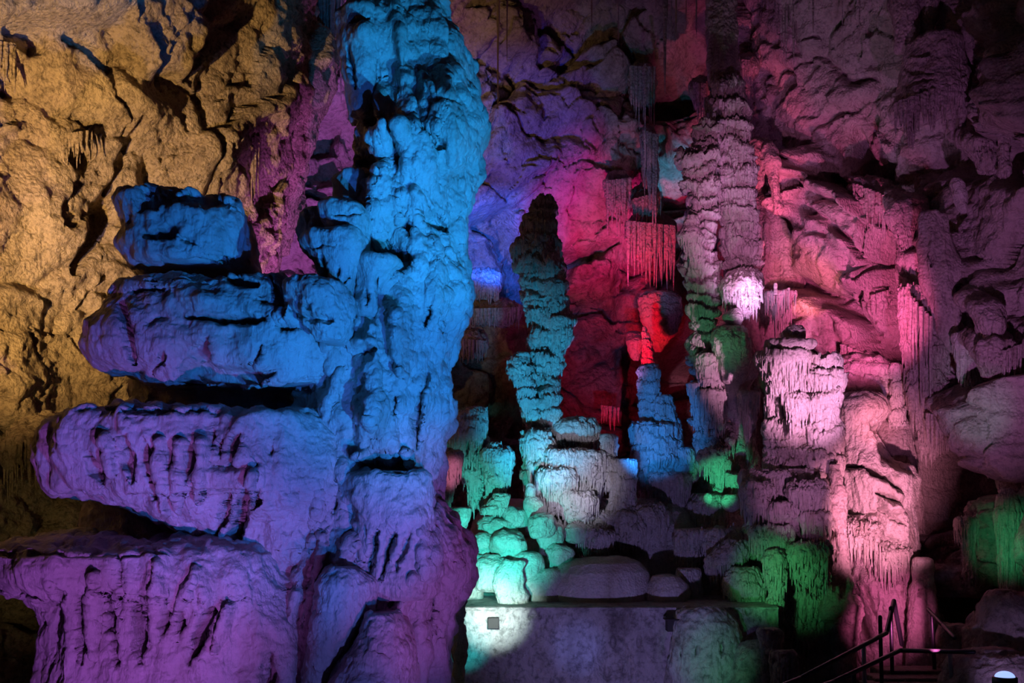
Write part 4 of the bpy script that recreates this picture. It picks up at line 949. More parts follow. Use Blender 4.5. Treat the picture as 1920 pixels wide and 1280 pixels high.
# ---- pink flowstone pillar
T = thing('flowstone_buttress', P(1650, 1250, 15.0), 'broad bright pink flowstone pillar with curtains, right of the green cascade', 'flowstone')
loft('pillar_body', [(740, 1570, 1630), (760, 1556, 1650), (775, 1552, 1655), (790, 1552, 1640), (815, 1550, 1638), (840, 1550, 1660), (868, 1548, 1680), (880, 1550, 1695), (900, 1555, 1712), (925, 1560, 1712), (950, 1563, 1700), (980, 1566, 1700), (1010, 1568, 1708), (1035, 1570, 1712), (1060, 1575, 1708), (1090, 1580, 1722), (1130, 1586, 1746), (1180, 1595, 1756), (1260, 1610, 1764), (1400, 1600, 1780)],
     15.2, parent=T, depth=0.9, nseg=420, step=1.7, lump=(2, 0.08), flute=(7, 0.025, 0.12), rough=(14, 0.014), seed=151, mat=M_PALE,
     feats=[('s', 1555, 872, 1625, 876, 6, -0.3), ('s', 1620, 874, 1690, 915, 6, -0.28), ('s', 1640, 925, 1685, 945, 5, -0.2), ('p', [(1560, 880), (1620, 882), (1690, 925), (1680, 960), (1600, 960), (1560, 940)], 0.18, 8),
            ('p', [(1565, 970), (1640, 965), (1635, 1030), (1570, 1035)], 0.25, 6), ('p', [(1640, 930), (1700, 960), (1700, 1020), (1650, 1000)], 0.16, 8), ('s', 1645, 1030, 1660, 1070, 8, -0.3), ('s', 1665, 1060, 1680, 1090, 7, -0.25),
            ('b', 1710, 1112, 8, 8, 0, -0.14, 3), ('s', 1600, 1080, 1640, 1150, 5, -0.15), ('b', 1620, 1110, 50, 40, 0, 0.2, 1.2), ('s', 1690, 1040, 1705, 1130, 10, 0.12), ('s', 1640, 955, 1690, 985, 4, -0.14), ('p', [(1640, 790), (1700, 790), (1700, 880), (1660, 860)], -0.5, 12)])
loft('striped_shoulder', [(655, 1575, 1640, -0.9), (668, 1562, 1655, -0.5), (680, 1556, 1668, -0.15), (700, 1556, 1672), (716, 1550, 1675), (722, 1556, 1660), (738, 1554, 1672), (750, 1560, 1650), (764, 1550, 1668), (790, 1556, 1640), (840, 1560, 1640)], 15.9, parent=T, depth=0.6, nseg=260, step=1.6, lump=(2.5, 0.08), tier=(0.24, 0.12, 7, 0.02), rough=(10, 0.025), seed=152, mat=M_PALE)
loft('curtain', [(965, 1575, 1640), (970, 1568, 1650), (985, 1566, 1650), (1010, 1568, 1645), (1028, 1572, 1640), (1038, 1576, 1632)], 14.35, parent=T, depth=0.3, nseg=300, step=1.5, emerge=(0.6, 0.4), fringe=(15, 0.4, 0.3), lump=(3, 0.03), tier=(1.2, 0.02, 20.3, 0.04), rough=(16, 0.01), seed=153, mat=M_PALE)
loft('curtain', [(1010, 1640, 1690), (1018, 1632, 1705), (1035, 1632, 1708), (1060, 1645, 1700), (1085, 1662, 1692)], 14.35, parent=T, depth=0.3, nseg=200, step=1.5, emerge=(0.6, 0.4), fringe=(13, 0.4, 0.3), lump=(3, 0.03), tier=(1.2, 0.02, 17.4, 0.04), rough=(16, 0.01), seed=154, mat=M_PALE)
loft('purple_post', [(1044, 1716, 1740), (1052, 1712, 1748), (1080, 1714, 1746), (1110, 1708, 1752), (1160, 1705, 1758), (1300, 1700, 1770)], 14.0, parent=T, ratio=0.8, nseg=140, step=2, lump=(3, 0.04), flute=(8, 0.02, 0.1), rough=(14, 0.012), seed=155, mat=M_PALE,
     feats=[('p', [(1722, 1103), (1734, 1103), (1734, 1117), (1722, 1117)], -0.15, 1.5)])
stal('flowstone_mass', 'dark violet rounded rock in the hollow at the upper right of the pink pillar', [(770, 1660, 1690), (790, 1645, 1702), (830, 1640, 1712), (870, 1650, 1720), (910, 1680, 1726), (950, 1690, 1730), (1000, 1695, 1735)], 15.6, 156, cat='flowstone', mat=M_RED, tier=None)
stal('stalagmite', 'thin beaded purple stem in the dark gap below the pink overhang', [(680, 1672, 1684), (690, 1670, 1688), (712, 1674, 1688), (730, 1671, 1692), (750, 1674, 1690), (765, 1672, 1692), (800, 1670, 1700)], 15.2, 157, tier=(0.2, 0.06, 13.05, 0.02), nseg=90)

# ================================================================== right wall curtains
D = dict(cat='drapery', mat=M_RED)
stal('drapery', 'lens shaped purple curtain high on the right wall beside a dark cleft', [(330, 1690, 1730), (370, 1680, 1745), (400, 1674, 1740), (440, 1676, 1730), (475, 1686, 1724), (500, 1700, 1720), (508, 1706, 1714)], 15.3, 160, tier=None, flute=(6, 0.05, 0.08), ratio=0.7, nseg=180, step=2, **D)
T = thing('drapery', P(1800, 850, 14.6), 'long slanting curtain ending in a pale mint trunk on the right wall', 'drapery')
loft('curtain_body', [(395, 1730, 1752), (410, 1724, 1768), (450, 1724, 1782), (500, 1727, 1795), (545, 1735, 1812), (590, 1750, 1826), (630, 1768, 1832), (660, 1782, 1834)], 14.7, parent=T, ratio=0.6, nseg=220, step=2, lump=(2, 0.08), flute=(5, 0.06, 0.06), rough=(12, 0.014), seed=161, mat=M_RED, feats=[('s', 1800, 540, 1812, 610, 8, -0.15), ('s', 1745, 470, 1748, 500, 5, -0.12)])
loft('mint_trunk', [(625, 1785, 1830), (650, 1788, 1832), (680, 1794, 1834), (712, 1806, 1838), (728, 1812, 1850), (755, 1815, 1858), (765, 1818, 1858), (790, 1820, 1870), (830, 1838, 1895), (880, 1860, 1915)], 14.4, parent=T, ratio=0.75, nseg=150, step=1.8, lump=(3, 0.04), tier=(0.4, 0.03, 13.05, 0.03), rough=(14, 0.012), seed=162, mat=M_PALE)
T = thing('drapery', P(1740, 840, 14.8), 'ragged purple curtain with thin hanging roots, right of the pink overhang', 'drapery')
loft('curtain_body', [(535, 1692, 1725), (545, 1686, 1738), (600, 1688, 1752), (650, 1694, 1770), (690, 1702, 1776), (730, 1704, 1798), (765, 1712, 1812), (785, 1720, 1806), (800, 1726, 1784), (830, 1728, 1748), (850, 1730, 1742)], 14.9, parent=T, ratio=0.6, nseg=240, step=1.8, lump=(2.5, 0.08), tier=(0.6, 0.07, 13.05, 0.05), rough=(14, 0.016), seed=163, mat=M_RED)
tubes('hanging_root', fringe(((1706, 560), (1745, 600)), 150, 9, 14.6, 7, 4) + fringe(((1735, 780), (1790, 790)), 50, 7, 14.5, 8, 5), M_RED, parent=T)
stal('drapery', 'orange tinged pear shaped bulge near the right edge below the dark ceiling', [(530, 1830, 1860), (545, 1824, 1876), (575, 1826, 1884), (610, 1834, 1882), (640, 1846, 1868), (650, 1852, 1862)], 13.9, 165, tier=None, flute=(5, 0.03, 0.1), **D)
stal('drapery', 'brown lobed curtain with a dripping violet hem under the orange tinged bulge', [(605, 1850, 1890), (615, 1838, 1902), (645, 1834, 1908), (680, 1832, 1900), (700, 1840, 1880), (712, 1850, 1872)], 13.8, 166, tier=None, flute=(7, 0.04, 0.08), **D)
tubes('stalactite_fringe', fringe(((1878, 665), (1916, 650)), 60, 9, 13.6, 6, 9), M_RED, label='row of thin violet needles at the right edge under the brown lobed curtain', cat='stalactite')
stal('flowstone_mass', 'dim teal speckled rock slab below the pale mint trunk at the right edge', [(740, 1865, 1900), (760, 1855, 1935), (800, 1850, 1950), (850, 1870, 1960), (900, 1885, 1960), (925, 1900, 1950)], 14.1, 167, cat='flowstone', mat=M_RED, tier=None, lump=(1.6, 0.22), rough=(6, 0.05), ratio=0.6, emerge=(0.5, 0.8))
stal('flowstone_flow', 'bright green fluted flow of stone low at the right edge', [(915, 1880, 1895), (930, 1872, 1906), (970, 1870, 1912), (1010, 1872, 1914), (1050, 1876, 1914), (1080, 1880, 1908), (1105, 1886, 1900)], 13.6, 168, cat='flowstone', tier=(0.7, 0.04, 13.05, 0.04), ratio=0.8)
stal('flowstone_cup', 'small teal topped mushroom stone with dark stalk left of the bright green flow', [(968, 1800, 1815), (973, 1794, 1830), (985, 1793, 1832), (1005, 1800, 1830), (1030, 1808, 1824), (1060, 1812, 1824), (1120, 1806, 1832)], 13.9, 169, cat='flowstone', tier=(0.5, 0.04, 13.05, 0.03))
T = thing('shield_formation', P(1745, 275, 14.6), 'brown shield like stone with a fringed hem hanging near the upper right corner', 'shield')
loft('shield_body', [(78, 1712, 1790), (86, 1700, 1800), (110, 1696, 1804), (140, 1690, 1810), (165, 1686, 1812), (185, 1682, 1812), (200, 1676, 1808), (212, 1674, 1780), (222, 1684, 1740)], 14.6, parent=T, depth=0.45, nseg=240, step=1.8, lump=(2.5, 0.06), rough=(10, 0.02), seed=170, mat=M_RED, feats=[('s', 1700, 130, 1750, 140, 5, -0.08), ('s', 1695, 160, 1745, 150, 5, -0.06), ('s', 1700, 115, 1740, 110, 5, 0.08)])
tubes('fringe', fringe(((1678, 200), (1812, 150)), 55, 26, 14.25, 9, 3, 0.35, 0.1) + fringe(((1700, 215), (1715, 225)), 46, 3, 14.3, 14, 6), M_RED, parent=T)
tubes('hem_lobes', [(1745, 160, 240, 22, 14.5), (1725, 170, 225, 20, 14.5), (1785, 200, 262, 22, 14.6), (1805, 200, 268, 20, 14.6), (1770, 190, 250, 18, 14.7)], M_RED, parent=T, ns=20, nz=40)
stal('drapery', 'stubby violet column of fused drips right below the fringed shield', [(215, 1818, 1850), (235, 1815, 1862), (270, 1818, 1870), (300, 1826, 1874), (322, 1838, 1868), (330, 1846, 1860)], 14.3, 171, tier=None, flute=(6, 0.06, 0.07), **D)
stal('stalactite', 'thin knobbed column right of the stubby violet one, beside the black hole', [(235, 1868, 1884), (260, 1872, 1888), (300, 1876, 1888), (318, 1872, 1894), (332, 1874, 1892)], 14.0, 172, tier=(0.2, 0.03, 13.05, 0.02), nseg=70, cat='stalactite', mat=M_RED)
stal('stalactite', 'broad fluted roof column above the fringed shield', [(-150, 1665, 1725), (0, 1672, 1722), (50, 1680, 1722), (90, 1688, 1718), (100, 1694, 1712)], 14.8, 173, tier=None, flute=(5, 0.07, 0.05), cat='stalactite', mat=M_RED, nseg=170)
stal('stalactite', 'reddish brown roof curtain right of the broad fluted roof column', [(-150, 1722, 1765), (0, 1726, 1758), (40, 1730, 1752), (68, 1734, 1746)], 14.7, 174, tier=None, flute=(7, 0.05, 0.05), cat='stalactite', mat=M_RED, nseg=120)
stal('flowstone_mass', 'greenish cream twisted stone knot in the dark below the shield', [(335, 1784, 1800), (345, 1782, 1808), (365, 1786, 1814), (385, 1795, 1812), (400, 1802, 1812)], 14.6, 175, cat='flowstone', tier=None, pop=(7, 0.05), nseg=90)

# ================================================================== curtains and needles of the back wall
def curtain(label, top, bot, Y, seed, mat=M_RED, n=None, wd=9, jit=0.35, name='drapery', cat='drapery', body=True):
    """fused needles: top = ((x0, y0), (x1, y1)), bot = mean bottom row"""
    (xa, ya), (xb, yb) = top
    n = n or max(4, int((xb - xa) / wd * 1.7))
    t = thing(name, P((xa + xb) / 2, bot, Y), label, cat)
    tubes('needles', fringe(top, bot - (ya + yb) / 2, n, Y, wd, seed, jit, 0.12), mat, parent=t, nz=30)
    if body:
        mid = (ya + yb) / 2 + (bot - (ya + yb) / 2) * 0.55
        xm, yt, hwid = (xa + xb) / 2, min(ya, yb), (xb - xa) / 2
        loft('curtain_body', [(yt - 34, xm - hwid * .3, xm + hwid * .4), (yt - 22, xm - hwid * .7, xm + hwid * .75), (yt - 8, xm - hwid * .95, xm + hwid), ((ya + yb) / 2 + 8, xa, xb), (mid, xa + hwid * .1, xb - hwid * .12), (mid + 18, xa + hwid * .35, xb - hwid * .4)], Y + 0.10, mat, parent=t, emerge=(0.8, 0.55), fringe=(16, 0.45, 0.3), depth=0.22, nseg=150, step=2, lump=(3, 0.05), flute=(8, 0.05, 0.06), rough=(12, 0.015), seed=seed)
    return t


curtain('folded brown curtain at the top edge, left of the head of the blue giant', ((590, -60), (640, -50)), 150, 16.6, 200, M_BACK)
curtain('short brown curtain left of the folded brown one at the top edge', ((518, 10), (562, -10)), 105, 16.8, 201, M_BACK)
curtain('thin dark fringe hanging above the mauve rock slab, upper left', ((430, 40), (470, 45)), 95, 16.6, 202, M_BACK, wd=6)
curtain('thin grey needles on the right rim of the ochre wall', ((425, 280), (490, 260)), 355, 14.4, 203, M_WALL, wd=5, jit=0.4, body=False)
curtain('straw coloured needle bundle where the ochre wall turns away', ((392, 140), (450, 120)), 200, 14.2, 204, M_WALL, wd=6, jit=0.5)
curtain('dark brown fringe in the small cave of the ochre wall', ((118, 258), (172, 250)), 300, 12.4, 205, M_WALL, wd=6, body=False)
curtain('olive straw fringe on the ochre wall left of the third shelf', ((8, 850), (108, 800)), 905, 11.6, 206, M_WALL, wd=6, jit=0.4)
curtain('short needle tuft at the left edge of the ochre wall, high up', ((-20, 80), (32, 90)), 160, 11.8, 207, M_WALL, wd=8)
curtain('ribbed dark curtain dome on the roof right of the head of the blue giant', ((868, 40), (905, 36)), 88, 19.0, 208, M_BACK, wd=6)
curtain('rose brown ribbed curtain on the roof above the blue lit hollow', ((1182, 130), (1228, 132)), 235, 19.0, 209, wd=6)
curtain('rust coloured broad curtain above the red recess, left part', ((1138, 345), (1182, 340)), 430, 18.8, 210, wd=7)
curtain('rust coloured broad curtain above the red recess, right part', ((1186, 380), (1240, 365)), 440, 18.7, 211, wd=7)
curtain('vivid red curtain of long needles in the middle of the red recess', ((1176, 420), (1268, 430)), 520, 18.5, 212, wd=8, jit=0.25)
curtain('thin blue lit curtain hanging into the hollow left of the palm trunks', ((1208, 250), (1232, 260)), 410, 18.4, 213, wd=8)
curtain('teal fringe left of the tall palm trunk column', ((1300, 160), (1330, 165)), 215, 17.6, 214, wd=5)
curtain('small violet fringed ledge right of the tall palm trunk column', ((1385, 118), (1418, 120)), 150, 17.6, 215, wd=5)
curtain('dark fringe on the lower rim of the blue alcove', ((866, 525), (935, 545)), 562, 18.7, 216, wd=5, jit=0.4)
curtain('reddish fringe on a ledge below the blue alcove', ((868, 585), (975, 582)), 608, 18.6, 217, wd=5, jit=0.4)
curtain('maroon tuft of needles hanging in the dark under the blue alcove', ((858, 640), (912, 645)), 672, 18.5, 218, wd=5, jit=0.5)
curtain('tiny dark red fringe low in the red recess behind the blue twin stalagmite', ((1126, 765), (1160, 770)), 800, 19.0, 219, wd=6, body=False)
curtain('short pink hem of needles under the overhang of the pink wall', ((1575, 650), (1650, 680)), 700, 16.0, 220, wd=6, jit=0.4, body=False)
curtain('fluted purple fan high on the right wall under the slanting cleft', ((1600, 350), (1690, 385)), 430, 16.2, 221, wd=8)
curtain('violet drip patch in the middle of the rose wall', ((1632, 560), (1665, 550)), 595, 16.2, 222, wd=6)
curtain('broken roof needles between the two palm trunk tops and the shield', ((1455, -40), (1500, -50)), 70, 16.8, 223, wd=9, jit=0.5)
stal('flowstone_mass', 'dark red pointed boulder hanging in the recess left of the palm trunks', [(548, 1205, 1262), (560, 1196, 1276), (590, 1200, 1280), (620, 1212, 1268), (645, 1222, 1248), (660, 1228, 1240)], 18.8, 225, cat='flowstone', mat=M_RED, tier=(0.12, 0.03, 5, 0.01), ratio=0.7)
stal('stalagmite', 'thin beaded red stalagmite above the blue twin stalagmite', [(612, 1205, 1210), (630, 1206, 1216), (645, 1206, 1222), (660, 1208, 1220), (672, 1204, 1222), (690, 1208, 1224)], 17.6, 226, tier=(0.14, 0.05, 13.05, 0.01), nseg=60, mat=M_RED)
stal('flowstone_mass', 'round dark red knob in the recess left of the thin beaded red stalagmite', [(612, 1184, 1198, -0.5), (620, 1178, 1204, -0.2), (640, 1174, 1208), (655, 1176, 1206), (668, 1182, 1202), (676, 1188, 1198)], 18.9, 227, cat='flowstone', mat=M_RED, tier=None)
stal('drapery', 'pink fleshy drape column right of the tall palm trunk, upper part', [(250, 1398, 1420), (262, 1394, 1428), (290, 1396, 1430), (320, 1402, 1430), (345, 1412, 1428), (360, 1418, 1424)], 16.9, 228, emerge=(0.3, 0.25), tier=None, flute=(6, 0.04, 0.08), **D)
stal('drapery', 'pink tongue of stone with a rounded tip beside the dark chimney', [(250, 1430, 1448), (300, 1436, 1456), (360, 1444, 1466), (390, 1446, 1468), (405, 1450, 1464)], 16.8, 229, emerge=(0.3, 0.25), tier=None, flute=(6, 0.03, 0.08), **D)
stal('drapery', 'tall dark red ribbed flow in the chimney behind the scalloped pink cup', [(330, 1420, 1440), (420, 1418, 1470), (480, 1420, 1490), (540, 1425, 1500), (620, 1420, 1500)], 17.6, 230, emerge=(0.3, 0.25), tier=None, flute=(5, 0.08, 0.05), ratio=0.5, **D)

# ---- soda straws and single stalactites: each its own thing
straws = [
    (934, 207, 7, 15.6, 'longest pale ochre soda straw hanging from the top edge, right of the blue giant'),
    (951, 122, 4, 15.8, 'thin pale straw just right of the longest soda straw'),
    (838, 42, 3, 15.0, 'short hair thin straw close to the head of the blue giant'),
    (1110, 55, 5, 16.5, 'short ochre straw alone on the roof between the longest straw and the palm trunks'),
    (1247, 176, 13, 16.8, 'thick mauve stalactite tapering to a point left of the palm trunk column'),
    (1259, 92, 4, 16.9, 'slender companion right of the thick mauve stalactite'),
    (1268, 76, 6, 16.4, 'green flecked straw with beads, second right of the thick mauve stalactite'),
    (1306, 74, 6, 16.3, 'dark green tipped straw nearest the tall palm trunk column'),
    (1287, 58, 4, 16.6, 'short brown straw between the two green flecked ones'),
    (1230, 22, 4, 16.4, 'stub of straw with a mint tip left of the thick mauve stalactite'),
    (1488, 66, 8, 16.4, 'green brown stalactite on the roof right of the palm trunk column'),
    (1525, 62, 8, 16.2, 'grey green stalactite, second right of the palm trunk column'),
    (1580, 70, 4, 16.0, 'hair thin violet straw midway between palm trunk column and shield'),
    (1160, 85, 4, 17.6, 'faint teal straw on the dark roof left of the rose brown curtain'),
    (1210, 255, 6, 18.2, 'grey needle reaching down into the blue lit hollow'),
    (1612, 68, 7, 15.8, 'dim brown stalactite beside the broad fluted roof column'),
    (1772, 66, 4, 14.6, 'dim hanging thread right of the reddish brown roof curtain'),
]
for k, (x, y1, wd, Y, lb) in enumerate(straws):
    tubes('soda_straw' if wd < 7 else 'stalactite', [(x, -120 if y1 < 250 else 120, y1, wd, Y)], M_STRAW if k in (0, 1, 3, 6, 8) else M_RED, label=lb, cat='stalactite', group='soda straws and stalactites on the roof', ns=14, nz=60)

# ================================================================== the built ledge
def box(bmv, c, s):
    x, y, z = c
    a, b, d = (v / 2 for v in s)
    return [(x - a, y - b, z - d), (x + a, y - b, z - d), (x + a, y + b, z - d), (x - a, y + b, z - d), (x - a, y - b, z + d), (x + a, y - b, z + d), (x + a, y + b, z + d), (x - a, y + b, z + d)]


BQ = np.array([(0, 3, 2, 1), (4, 5, 6, 7), (0, 1, 5, 4), (1, 2, 6, 5), (2, 3, 7, 6), (3, 0, 4, 7)])


def boxes(name, items, mat, parent=None, label=None, cat=None, group=None, bevel=0.006):
    V, Q = [], []
    for k, (c, s) in enumerate(items):
        V += box(None, c, s)
        Q.append(BQ + 8 * k)
    o = place(name, np.array(V, float), np.vstack(Q), mat, parent, label, cat, group)
    for p in o.data.polygons:
        p.use_smooth = False
    if bevel:
        m = o.modifiers.new('bevel', 'BEVEL')
        m.width = bevel
        m.segments = 2
    return o


lx0, lx1 = P(800, 1137, 12.9)[0], P(1460, 1137, 12.9)[0]
lz = P(960, 1137, 12.9)[2]


def ledge():
    nx, nz = 420, 150
    prof = [(0.95, lz + 0.06), (0.3, lz + 0.015), (0.05, lz), (0.0, lz - 0.012), (0.0, lz - 0.03), (0.03, lz - 0.05), (0.03, lz - 0.3), (-0.02, -0.9)]
    pr = np.array(prof)
    d = np.concatenate([[0], np.cumsum(np.hypot(*np.diff(pr, axis=0).T))])
    t = np.linspace(0, d[-1], nz)
    yy, zz = np.interp(t, d, pr[:, 0]), np.interp(t, d, pr[:, 1])
    x = np.linspace(lx0, lx1, nx)
    G_ = np.empty((nz, nx, 3))
    G_[..., 0] = x[None]
    G_[..., 1] = 12.9 + yy[:, None]
    G_[..., 2] = zz[:, None]
    q = G_.reshape(-1, 3)
    face = (zz < lz - 0.045)[:, None]
    a = (0.06 * fbm(q, 1.2, 3) + 0.02 * fbm(q, 9, 4, 0.6) + 0.012 * fbm(q * [1, 1, .4], 16, 2, ridge=True)).reshape(nz, nx)
    c1, c2, ci, _ = cells(q * [1, 0, 0.45], 6.0, 2)
    pit = (-0.10 * sstep(0.30, 0.10, c1) * (_u3[ci, 2] > 0.72)).reshape(nz, nx)
    px = 960 + F * G_[..., 0] / G_[..., 1]
    py = HZ - F * (G_[..., 2] - CZ) / G_[..., 1]
    ft = features(px, py, [('b', 1330, 1200, 60, 50, 0, 0.22, 1.3), ('b', 1150, 1240, 30, 40, 0, -0.16, 1.5), ('s', 850, 1175, 850, 1235, 8, -0.05), ('p', [(1000, 1138), (1012, 1158), (990, 1158)], -0.05, 3), ('b', 900, 1150, 50, 25, 0, 0.06, 1)])
    G_[..., 1] -= np.where(face, a + pit + ft, 0.25 * a)
    o = link('wall_ledge', mesh('wall_ledge', G_.reshape(-1, 3), grid_quads(nz, nx, False), M_LEDGE))
    o['kind'] = 'structure'


ledge()
c = P(925, 1167, 12.84)
boxes('lamp_housing', [((c[0], c[1], c[2]), (0.125, 0.16, 0.125))], M_BOX, label='small square dark box set in the glaring white patch of the ledge wall', cat='box')
T = thing('lamp_housing', P(1263, 1186, 12.8), 'dim purple box with a tilted lid in the ledge wall near the green patch', 'box')
c = P(1263, 1172, 12.72)
boxes('box_body', [((c[0], c[1], c[2]), (0.17, 0.18, 0.13))], M_BOX, parent=T)
boxes('box_lid', [((c[0], c[1] - 0.02, c[2] + 0.075), (0.22, 0.24, 0.02))], M_BOX, parent=T)

loft('flowstone_mound', [(1140, 1290, 1330), (1148, 1270, 1360), (1165, 1262, 1380), (1195, 1258, 1390), (1240, 1252, 1396), (1300, 1245, 1400), (1420, 1240, 1410)], 12.7, M_LEDGE, label='rounded green lit rock bulge at the right end of the ledge wall', cat='flowstone', ratio=0.7, nseg=240, step=2, lump=(1.6, 0.10), rough=(12, 0.02), seed=180, feats=[('s', 1355, 1200, 1352, 1230, 4, -0.1), ('s', 1310, 1210, 1308, 1228, 5, -0.1), ('s', 1278, 1220, 1278, 1235, 3, -0.1)])
T = thing('stalagmite', P(1450, 1300, 12.4), 'stumpy dark capped mushroom stone in front of the green cascade at the bottom', 'stalagmite')
loft('cap', [(1177, 1440, 1458), (1180, 1424, 1462), (1186, 1420, 1466), (1196, 1424, 1466), (1204, 1424, 1466), (1216, 1430, 1462), (1230, 1436, 1460), (1260, 1440, 1464)], 12.4, M_LEDGE, parent=T, ratio=0.95, nseg=150, step=1.6, lump=(3, 0.03), tier=(0.1, 0.015, 11.6, 0.01), rough=(14, 0.012), seed=181)
loft('side_stump', [(1218, 1455, 1475), (1224, 1448, 1488), (1240, 1446, 1492), (1270, 1448, 1490), (1340, 1445, 1495)], 12.2, M_LEDGE, parent=T, ratio=0.95, nseg=120, step=1.8, lump=(3, 0.03), tier=(0.25, 0.03, 11.6, 0.02), rough=(14, 0.012), seed=182)
loft('mound', [(1200, 1400, 1430), (1210, 1385, 1450), (1235, 1370, 1460), (1280, 1355, 1470), (1400, 1340, 1480)], 12.5, M_LEDGE, parent=T, ratio=0.8, nseg=180, step=2, lump=(2, 0.05), rough=(14, 0.014), seed=183)

# ================================================================== rocks, stairs and rails at the lower right
for k, (lb, rows, Y) in enumerate([
    ('large purple boulder at the bottom right corner behind the blue lamp', [(1105, 1870, 1900), (1115, 1845, 1940), (1140, 1838, 1980), (1180, 1835, 2000), (1230, 1830, 2010), (1320, 1820, 2020)], 12.0),
    ('angular violet block left of the large purple boulder', [(1150, 1835, 1870), (1158, 1822, 1890), (1180, 1818, 1890), (1215, 1815, 1890), (1280, 1810, 1880)], 12.3),
    ('low mauve rock behind the right hand rail', [(1170, 1780, 1810), (1178, 1768, 1822), (1196, 1764, 1828), (1230, 1760, 1830), (1320, 1756, 1840)], 12.6),
    ('smooth dark slab at the foot of the boulders where the lamp shines', [(1215, 1840, 1900), (1228, 1800, 1940), (1250, 1780, 1980), (1300, 1770, 2000), (1400, 1760, 2020)], 11.4),
    ('dark rock with a thin crest above the black hollow on the right', [(1062, 1755, 1790), (1070, 1740, 1830), (1085, 1738, 1850), (1105, 1745, 1850), (1118, 1760, 1830)], 14.2)]):
    stal('boulder', lb, rows, Y, 185 + k, cat='boulder', mat=M_BACK, tier=None, lump=(2, 0.10), rough=(9, 0.03), ratio=0.8, nseg=170, step=2.2)


def bar(a, b, r):
    a, b = np.array(a), np.array(b)
    d = (b - a) / np.linalg.norm(b - a)
    u = np.cross(d, [0, 0, 1.0] if abs(d[2]) < 0.9 else [1.0, 0, 0])
    u /= np.linalg.norm(u)
    v = np.cross(d, u)
    t = np.linspace(0, 2 * np.pi, 12, endpoint=False)
    ring = r * (np.cos(t)[:, None] * u + np.sin(t)[:, None] * v)
    return np.stack([a + ring, b + ring])


def bars(name, segs, r, mat, parent):
    V, Q, n = [], [], 0
    for a, b in segs:
        g = bar(a, b, r)
        V.append(g.reshape(-1, 3))
        Q.append(grid_quads(2, 12, True) + n)
        Q.append(np.array([[n + 0, n + 11, n + 10, n + 9], [n + 12, n + 13, n + 14, n + 15]]))
        n += 24
        # rounded joint: closing sphere like rings
        for e, s in ((a, -1), (b, 1)):
            d = (np.array(b) - np.array(a))
            d = d / np.linalg.norm(d) * r * 0.9 * s
            ring = g[0] if s < 0 else g[1]
            cap = np.stack([ring, np.array(e) + d * 0.7 + (ring - e) * 0.7, np.array(e) + d + (ring - e) * 0.05])
            V.append(cap.reshape(-1, 3))
            Q.append(grid_quads(3, 12, True) + n)
            n += 36
    return place(name, np.vstack(V), np.vstack(Q), mat, parent)


FZ = -0.62
T = thing('handrail', P(1640, 1280, 11.0), 'long dark handrail with one middle rail climbing from the bottom edge to the pink pillar', 'handrail')
A = [P(1440, 1296, 9.6), P(1500, 1272, 10.0), P(1662, 1186, 12.0), P(1676, 1126, 12.6), P(1691, 1208, 12.9)]
bars('top_rail', list(zip(A[:-1], A[1:])), 0.026, M_IRON, T)
Bp = [P(1500, 1300, 9.6), P(1562, 1278, 10.0), P(1687, 1219, 11.6), P(1826, 1222, 11.2)]
for a, k in ((P(1619, 1210, 11.4), 0), (P(1650, 1156, 12.0), 1), (P(1670, 1139, 12.4), 2)):
    bars('post', [(a, (a[0] + 0.03, a[1], FZ))], 0.022, M_ALU if k == 0 else M_IRON, T)
T2 = thing('handrail', P(1700, 1290, 11.2), 'lower dark handrail bending level to the right across the stair head', 'handrail')
bars('top_rail', list(zip(Bp[:-1], Bp[1:])), 0.024, M_IRON, T2)
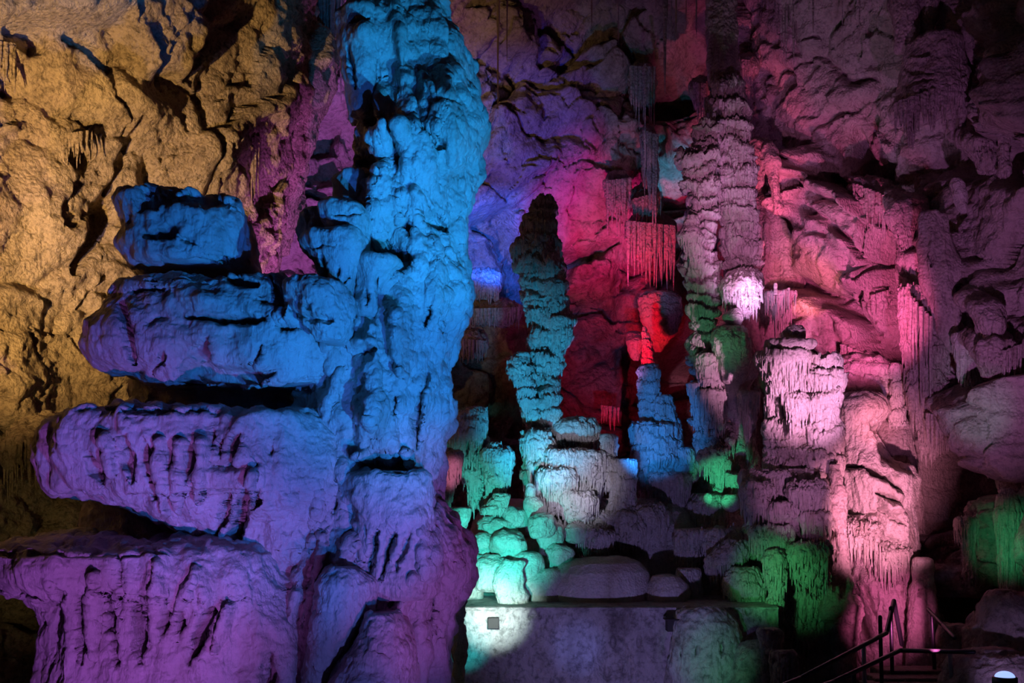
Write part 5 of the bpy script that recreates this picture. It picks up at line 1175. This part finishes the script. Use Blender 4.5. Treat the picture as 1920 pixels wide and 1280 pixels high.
for a, k in ((P(1781, 1222, 11.35), 0), (P(1600, 1258, 10.5), 1)):
    bars('post', [(a, (a[0] + 0.06, a[1], FZ))], 0.022, M_ALU if k == 0 else M_IRON, T2)
T3 = thing('handrail', P(1750, 1250, 12.4), 'short sloping rail on one post at the right side of the stair', 'handrail')
bars('top_rail', [(P(1740, 1143, 12.6), P(1768, 1172, 12.2)), (P(1768, 1172, 12.2), P(1790, 1196, 11.9))], 0.024, M_IRON, T3)
a = P(1747, 1152, 12.5)
bars('post', [(a, (a[0] + 0.06, a[1], FZ))], 0.022, M_IRON, T3)
T = thing('stair', P(1730, 1300, 12.2), 'dark worn stair between the rails at the foot of the pink pillar', 'stair')
for k in range(4):
    c = P(1735, 1252 + 14 * k, 12.6 - 0.3 * k)
    boxes('step', [((c[0], c[1], c[2] - 0.12), (1.15 + .1 * k, 0.42, 0.24))], M_MUD, parent=T, bevel=0.02)

T = thing('floodlight', P(1885, 1290, 9.6), 'small domed floodlight with a pale blue lens at the bottom right edge', 'floodlight')
c = P(1884, 1280, 9.6)
V = []
ns, nr = 32, 9
for k in range(nr):
    a = k / (nr - 1) * math.pi / 2
    V.append(np.stack([c[0] + 0.085 * math.cos(a) * np.cos(np.linspace(0, 2 * np.pi, ns, endpoint=False)), c[1] + 0.085 * math.cos(a) * np.sin(np.linspace(0, 2 * np.pi, ns, endpoint=False)), np.full(ns, c[2] + 0.05 + 0.055 * math.sin(a))], -1))
place('lens', np.vstack(V), grid_quads(nr, ns, True), M_LENS, T)
V = []
for r_, z_ in ((0.0, -0.05), (0.09, -0.05), (0.105, 0.0), (0.105, 0.05), (0.088, 0.056)):
    V.append(np.stack([c[0] + r_ * np.cos(np.linspace(0, 2 * np.pi, ns, endpoint=False)), c[1] + r_ * np.sin(np.linspace(0, 2 * np.pi, ns, endpoint=False)), np.full(ns, c[2] + z_)], -1))
place('housing', np.vstack(V), grid_quads(5, ns, True), M_IRON, T)
boxes('bracket', [((c[0], c[1], c[2] - 0.13), (0.05, 0.05, 0.2))], M_IRON, parent=T)
